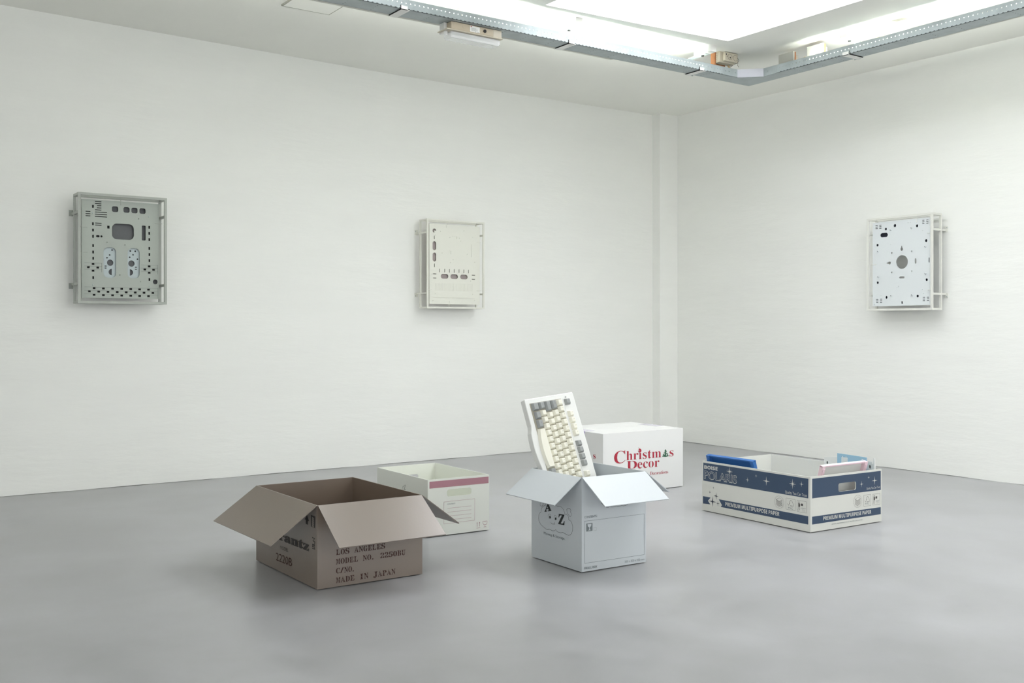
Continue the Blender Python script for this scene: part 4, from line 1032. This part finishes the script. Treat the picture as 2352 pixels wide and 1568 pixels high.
for i in range(4): keycap(6.50, 7.50, 2.68 + .985*i, 2.68 + .985*(i+1), 'key', '1234'[i])
for i in range(4): keycap(6.50, 7.50, 7.18 + .985*i, 7.18 + .985*(i+1), 'keyg', '5678'[i])
for i in range(3): keycap(6.50, 7.50, 11.72 + .985*i, 11.72 + .985*(i+1), 'key', '9')
MB().plate(rect(7.0, .60, .12, .16), [], .0035, 0, kf).build('indicator', 'keyg', kb)
# --- Christmas box
bx = Box('ch', 'closed_box', 'white closed box printed Christmas Decor in red, behind the keyboard box', 'box', 'chbox', .004)
H_ = bx.h; MB_ = MB()
for f in 'RLBE':
    L_ = bx.a if f in 'RB' else bx.b; e = bx.wt if f in 'LE' else 0
    MB().plate([(e, .0035), (L_-e, .0035), (L_-e, H_ - .004), (e, H_ - .004)], [], 0, -bx.wt, bx.face(f)).build('side_panel', 'chbox', bx.root)
SV = .2475
for (v0, v1) in ((0, SV - .0014), (SV + .0014, bx.b)):
    P8 = [bx.at(u, v, z) for z in (H_ - .004, H_) for (u, v) in ((0, v0), (bx.a, v0), (bx.a, v1), (0, v1))]
    MB().hexa(P8).build('top_flap', 'chbox', bx.root)
P8 = [bx.at(u, v, z) for z in (H_ - .0062, H_ - .0044) for (u, v) in ((.01, SV - .02), (bx.a - .01, SV - .02), (bx.a - .01, SV + .02), (.01, SV + .02))]
MB().hexa(P8).build('inner_flap', 'purple', bx.root, label='lilac strip showing through the seam of the lid')
P8 = [bx.at(u, v, z) for z in (.0035, .0075) for (u, v) in ((.004, .004), (bx.a-.004, .004), (bx.a-.004, bx.b-.004), (.004, bx.b-.004))]
MB().hexa(P8).build('bottom_panel', 'chbox', bx.root)
tw = .165
for u0, u1, f, s_ in ((.0, .075, 'L', 'left'), (bx.a - .06, bx.a, 'E', 'right')):
    P8 = [bx.at(u, v, z) for z in (H_ + .0003, H_ + .0008) for (u, v) in ((u0, SV - tw/2), (u1, SV - tw/2), (u1, SV + tw/2), (u0, SV + tw/2))]
    tp = MB().hexa(P8).build('tape', 'lilac', bx.root, label='lilac tape end on the lid with glare painted in as a paler tone, %s side' % s_)
    uc = bx.b - SV if f == 'L' else SV
    MB().plate(rect(uc, H_ - .021, tw, .043), [], .0010, .0003, bx.face(f)).build('tape_fold', 'purple', tp, label='lilac tape folded over the %s edge' % s_)
put(bx, 'ch', {'*': 'red'})
fr = bx.face('R')
MB().flat(PL['tree'][0], [], .0008, fr).build('printed_tree', 'green', bx.root)
mb = MB()
for d in PL['treedots']: mb.flat(oval(*d, 12), [], .0014, fr)
mb.build('tree_bauble', 'chbox', bx.root)
mb = MB(); mb.flat(PL['hat'][0], [], .0016, fr); q = PL['hat'][0][0]
mb.flat(oval(q[0] + .0005, q[1] - .012, .006, .008, 10), [], .0021, fr, 1); mb.flat(oval(q[0] - .0005, q[1] + .0055, .004, .004, 8), [], .0021, fr, 2)
mb.build('printed_hat', ['red', 'chbox', 'keyg'], bx.root)
# --- ivory archive box
bx = Box('pk', 'archive_box', 'ivory lidless archive box with dusty pink stripe and oval hand hole, behind the brown box', 'box', 'pkbox', .0045, z0=.004)
hp = PL['holepk'][0]; hole = rrect(hp[0], hp[1], hp[2], hp[3]*1.02, .0115, 6)
bx.walls({'R': [hole], 'B': [rrect(bx.a - hp[0], hp[1] + .002, hp[2], hp[3]*1.05, .0115, 6)]})
put(bx, 'pk', {'*': 'azgrey'})
fr = bx.face('R')
MB().flat(PL['stripe'][0], [], .0006, fr).build('printed_stripe', 'pkink', bx.root)
mb = MB().stroke(PL['label'][0], .0010, .0006, fr, closed=True)
for l in PL['lines']: mb.stroke(l, .0010, .0006, fr)
mb.build('printed_label', 'pkink', bx.root)
mb = MB()
for (a, b) in PL['arrows']:
    mb.stroke([a, b], .0016, .0006, fr); mb.flat([(a[0]-.0026, a[1]-.003), (a[0]+.0026, a[1]-.003), (a[0], a[1]+.002)], [], .0006, fr)
for l in PL['under']: mb.stroke(l, .0013, .0006, fr)
mb.build('printed_arrows', 'pkink', bx.root)
mb = MB()
for l in PL['glass']: mb.stroke(l, .0014, .0006, fr)
g = PL['glass'][0]; cu = (g[0][0] + g[1][0])/2; mb.flat([(cu-.0010, g[0][1]-.002), (cu+.0012, g[0][1]-.002), (cu+.0006, g[0][1]-.0065), (cu-.0006, g[0][1]-.006)], [], .0008, fr)
mb.build('printed_fragile_symbol', 'pkink', bx.root)
fr = bx.face('L'); mb = MB()
for l in PL['sketch']: mb.stroke(l, .0014, .0006, fr)
mb.build('handwriting', 'azink', bx.root)
# --- Boise Polaris box
bx = Box('bo', 'paper_box', 'off-white and navy lidless paper box holding plastic parts, at right', 'box', 'bobox', .005)
hb = PL['holebo'][0]; hole = rrect(hb[0], hb[1], hb[2], hb[3], .010, 6)
bx.walls({'R': [hole], 'B': [rrect(bx.a/2, hb[1], hb[2], hb[3], .010, 6)]})
put(bx, 'bo', {'*': 'paper', 'OPTIMAL PERFORMANCE IN ALL PRINTERS AND COPIERS': 'azgrey', 'FSC': 'azgrey', 'HEAVY': 'azgrey'})
for f in 'LR':
    fr = bx.face(f)
    for i, q in enumerate(PL[{'L': 'left_bands', 'R': 'right_bands'}[f]]):
        mb = MB(); mb.flat(q, [hole] if (f == 'R' and i == 0) else [], .0005, fr); mb.build('printed_band', 'navy', bx.root)
    mb = MB()
    for st in PL['stars' + f]:
        mb.flat(star4(*st), [], .0011, fr); mb.flat(oval(st[0], st[1], st[2]*.26, st[3]*.2, 10), [], .0013, fr)
    for st in ([PL['starsL'][0], PL['starsL'][4]] if f == 'L' else []):
        c_, s2 = st[2]*.5, st[3]*.42
        for k in (45, 135, 225, 315):
            a_ = R(k); mb.stroke([(st[0], st[1]), (st[0] + c_*.75*math.cos(a_), st[1] + s2*.75*math.sin(a_))], .0007, .0012, fr)
    mb.build('printed_stars', 'paper', bx.root)
    ic = PL['icon' + f][0]; cu, cv, w, h = ic
    mb = MB(); mb.stroke(oval(cu, cv, w*.94, h*.94, 28), .0006, .0006, fr, closed=True)
    # broken ring of tiny lettering around the stack
    for k in range(24):
        if k in (5, 6, 7, 17, 18, 19): pass
        a_ = 2*math.pi*k/24; mb.flat(rect(cu + w*.54*math.cos(a_), cv + h*.52*math.sin(a_), .0010, .0013), [], .0006, fr)
    for k in range(6):
        vv = cv - h*.30 + k*h*.075
        mb.stroke([(cu - w*.32, vv + h*.09), (cu - w*.02, vv - h*.06), (cu + w*.33, vv + h*.10)], .0011, .0006, fr)
    mb.stroke([(cu - w*.30, cv + h*.18), (cu + w*.02, cv + h*.34), (cu + w*.33, cv + h*.20), (cu - w*.02, cv + h*.05)], .0008, .0006, fr, closed=True)
    mb.build('printed_ream_symbol', 'greyink', bx.root)
    b1, b2 = PL['boxes' + f]
    for q, kind in ((b1, 0), (b2, 1)):
        cu = (q[0][0]+q[1][0])/2; cv = (q[0][1]+q[2][1])/2; w = q[1][0]-q[0][0]; h = abs(q[0][1]-q[3][1])
        mb = MB(); mb.stroke(rrect(cu, cv, w, h, .002, 3), .0008, .0006, fr, closed=True)
        if kind == 0:
            mb.stroke([(cu - w*.08, cv - h*.12), (cu + w*.30, cv - h*.12), (cu + w*.26, cv + h*.10), (cu + w*.15, cv + h*.30), (cu + w*.02, cv + h*.36), (cu - w*.10, cv + h*.24), (cu - w*.15, cv + h*.05)], .0012, .0006, fr)
            mb.stroke([(cu + w*.05, cv - h*.12), (cu + w*.05, cv - h*.22)], .0012, .0006, fr)
            mb.stroke([(cu - w*.34, cv + h*.03), (cu - w*.22, cv - h*.12), (cu - w*.05, cv + h*.12)], .0012, .0006, fr); nm = 'printed_tree_symbol'
        else:
            mb.flat(oval(cu - w*.30, cv + h*.36, w*.10, h*.08, 10), [], .0006, fr)
            mb.flat([(cu-w*.36, cv+h*.28), (cu-w*.24, cv+h*.28), (cu-w*.18, cv+h*.05), (cu-w*.22, cv-h*.08), (cu-w*.36, cv-h*.05)], [], .0006, fr)
            mb.stroke([(cu-w*.28, cv-h*.05), (cu-w*.20, cv-h*.22), (cu-w*.32, cv-h*.42)], .0014, .0006, fr); mb.stroke([(cu-w*.34, cv-h*.05), (cu-w*.38, cv-h*.24), (cu-w*.42, cv-h*.40)], .0012, .0006, fr)
            mb.stroke([(cu-w*.26, cv+h*.22), (cu-w*.05, cv+h*.08)], .0010, .0006, fr); mb.flat(rect(cu + w*.02, cv + h*.16, w*.20, h*.20), [], .0006, fr); nm = 'printed_lifting_symbol'
            for k in range(3): mb.stroke([(cu + w*.02, cv - h*(.24 + .07*k)), (cu + w*.38, cv - h*(.24 + .07*k))], .0004, .0006, fr)
        mb.build(nm, 'greyink', bx.root)
fr = bx.face('L'); mb = MB()
for st in PL['darkstars']: mb.flat(star4(*st), [], .0011, fr); mb.flat(oval(st[0], st[1], st[2]*.22, st[3]*.18, 10), [], .0013, fr)
mb.build('printed_stars', M['navy_dark'], bx.root)
# contents
def thing_at(name, lab, cat, loc, group=None, rz=0): return empty(name, loc, rz, label=lab, category=cat, **({'group': group} if group else {}))
def tilt_panel(root, L_, Hh, th, lean, m, name, holes=[], extra=None):
    """upright sheet in local frame: u along local x, height along z, leaning by lean (rad) towards +y"""
    sn, cs = math.sin(lean), math.cos(lean)
    fr = lambda u, v, w: (u, v*sn + w*cs, v*cs - w*sn)
    return fr
zb = .0105; zt = .0165
def blue_tray(loc, rz, L_, Hh, lean, m1, m2, nm, lab, cat):
    r = empty(nm, loc, rz, label=lab, category=cat, group='loose plastic parts in the paper box')
    sn, cs = math.sin(lean), math.cos(lean); fr = lambda u, v, w: (u, v*sn + w*cs, v*cs - w*sn)
    MB().plate([(0, 0), (L_, 0), (L_, Hh), (0, Hh)], [], 0, .004, fr).build('sheet', m2, r)
    mb = MB(); t_ = .02
    mb.plate([(0, Hh-.006), (L_, Hh-.006), (L_, Hh), (0, Hh)], [], -.014, 0, fr)
    for a, b in ((0, t_), (L_ - t_, L_)):
        mb.plate([(a, .0), (b, .0), (b, Hh+.001), (a, Hh+.001)], [], -.018, 0, fr); mb.plate([(a+.003, .0), (b-.003, .0), (b-.003, Hh-.012), (a+.003, Hh-.012)], [], -.021, -.018, fr)
    mb.plate([(t_, 0), (L_-t_, 0), (L_-t_, .02), (t_, .02)], [], -.014, 0, fr)
    mb.build('rim', m1, r)
    return r
# blue tray leans on the left side of the box, its long edge along Y
blue_tray((3.802, 3.617, zt), R(-88.6), .300, .277, R(-16), 'blue', 'blue', 'plastic_tray', 'bright blue plastic tray standing in the left end of the paper box', 'tray')
blue_tray((3.785, 3.056, zt), R(-2), .315, .287, R(-16), 'pink', 'grey_white', 'plastic_tray', 'pale pink-edged plastic tray leaning by the front hand hole of the paper box', 'tray')
r = empty('plastic_sheet', (4.104, 3.128, zb), R(-90), label='light blue plastic sheet with a rectangular cut-out, in the paper box', category='plastic sheet', group='loose plastic parts in the paper box')
fr = lambda u, v, w: (u, w, v)
cut = [(.022, .19), (.060, .19), (.060, .284), (.052, .284), (.052, .289), (.046, .289), (.046, .284), (.032, .284), (.032, .289), (.026, .289), (.026, .284), (.022, .284)]
MB().plate([(0, 0), (.166, 0), (.166, .296), (0, .300)], [cut, rect(.142, .284, .012, .004)], 0, .003, fr).build('sheet', 'sky_blue', r)
r = empty('plastic_cover', (4.154, 3.243, zb), R(-90), label='grey-white plastic cover with round holes, along the right side of the paper box', category='plastic cover', group='loose plastic parts in the paper box')
mb = MB(); mb.plate([(0, 0), (.292, 0), (.292, .262), (.275, .262), (.275, .272), (.13, .280), (0, .266)], [oval(.017, .240, .013, .016, 14), oval(.262, .246, .013, .018, 14), oval(.240, .226, .012, .012, 12)], 0, .004, fr)
mb.build('panel', 'grey_white', r)
MB().plate([(.277, .20), (.292, .20), (.292, .290), (.286, .290)], [], -.006, 0, fr).build('clip', 'grey_white', r)
MB().box(.01, .285, .0055, .0065, .20, .258).build('backing', 'hole_grey', r)
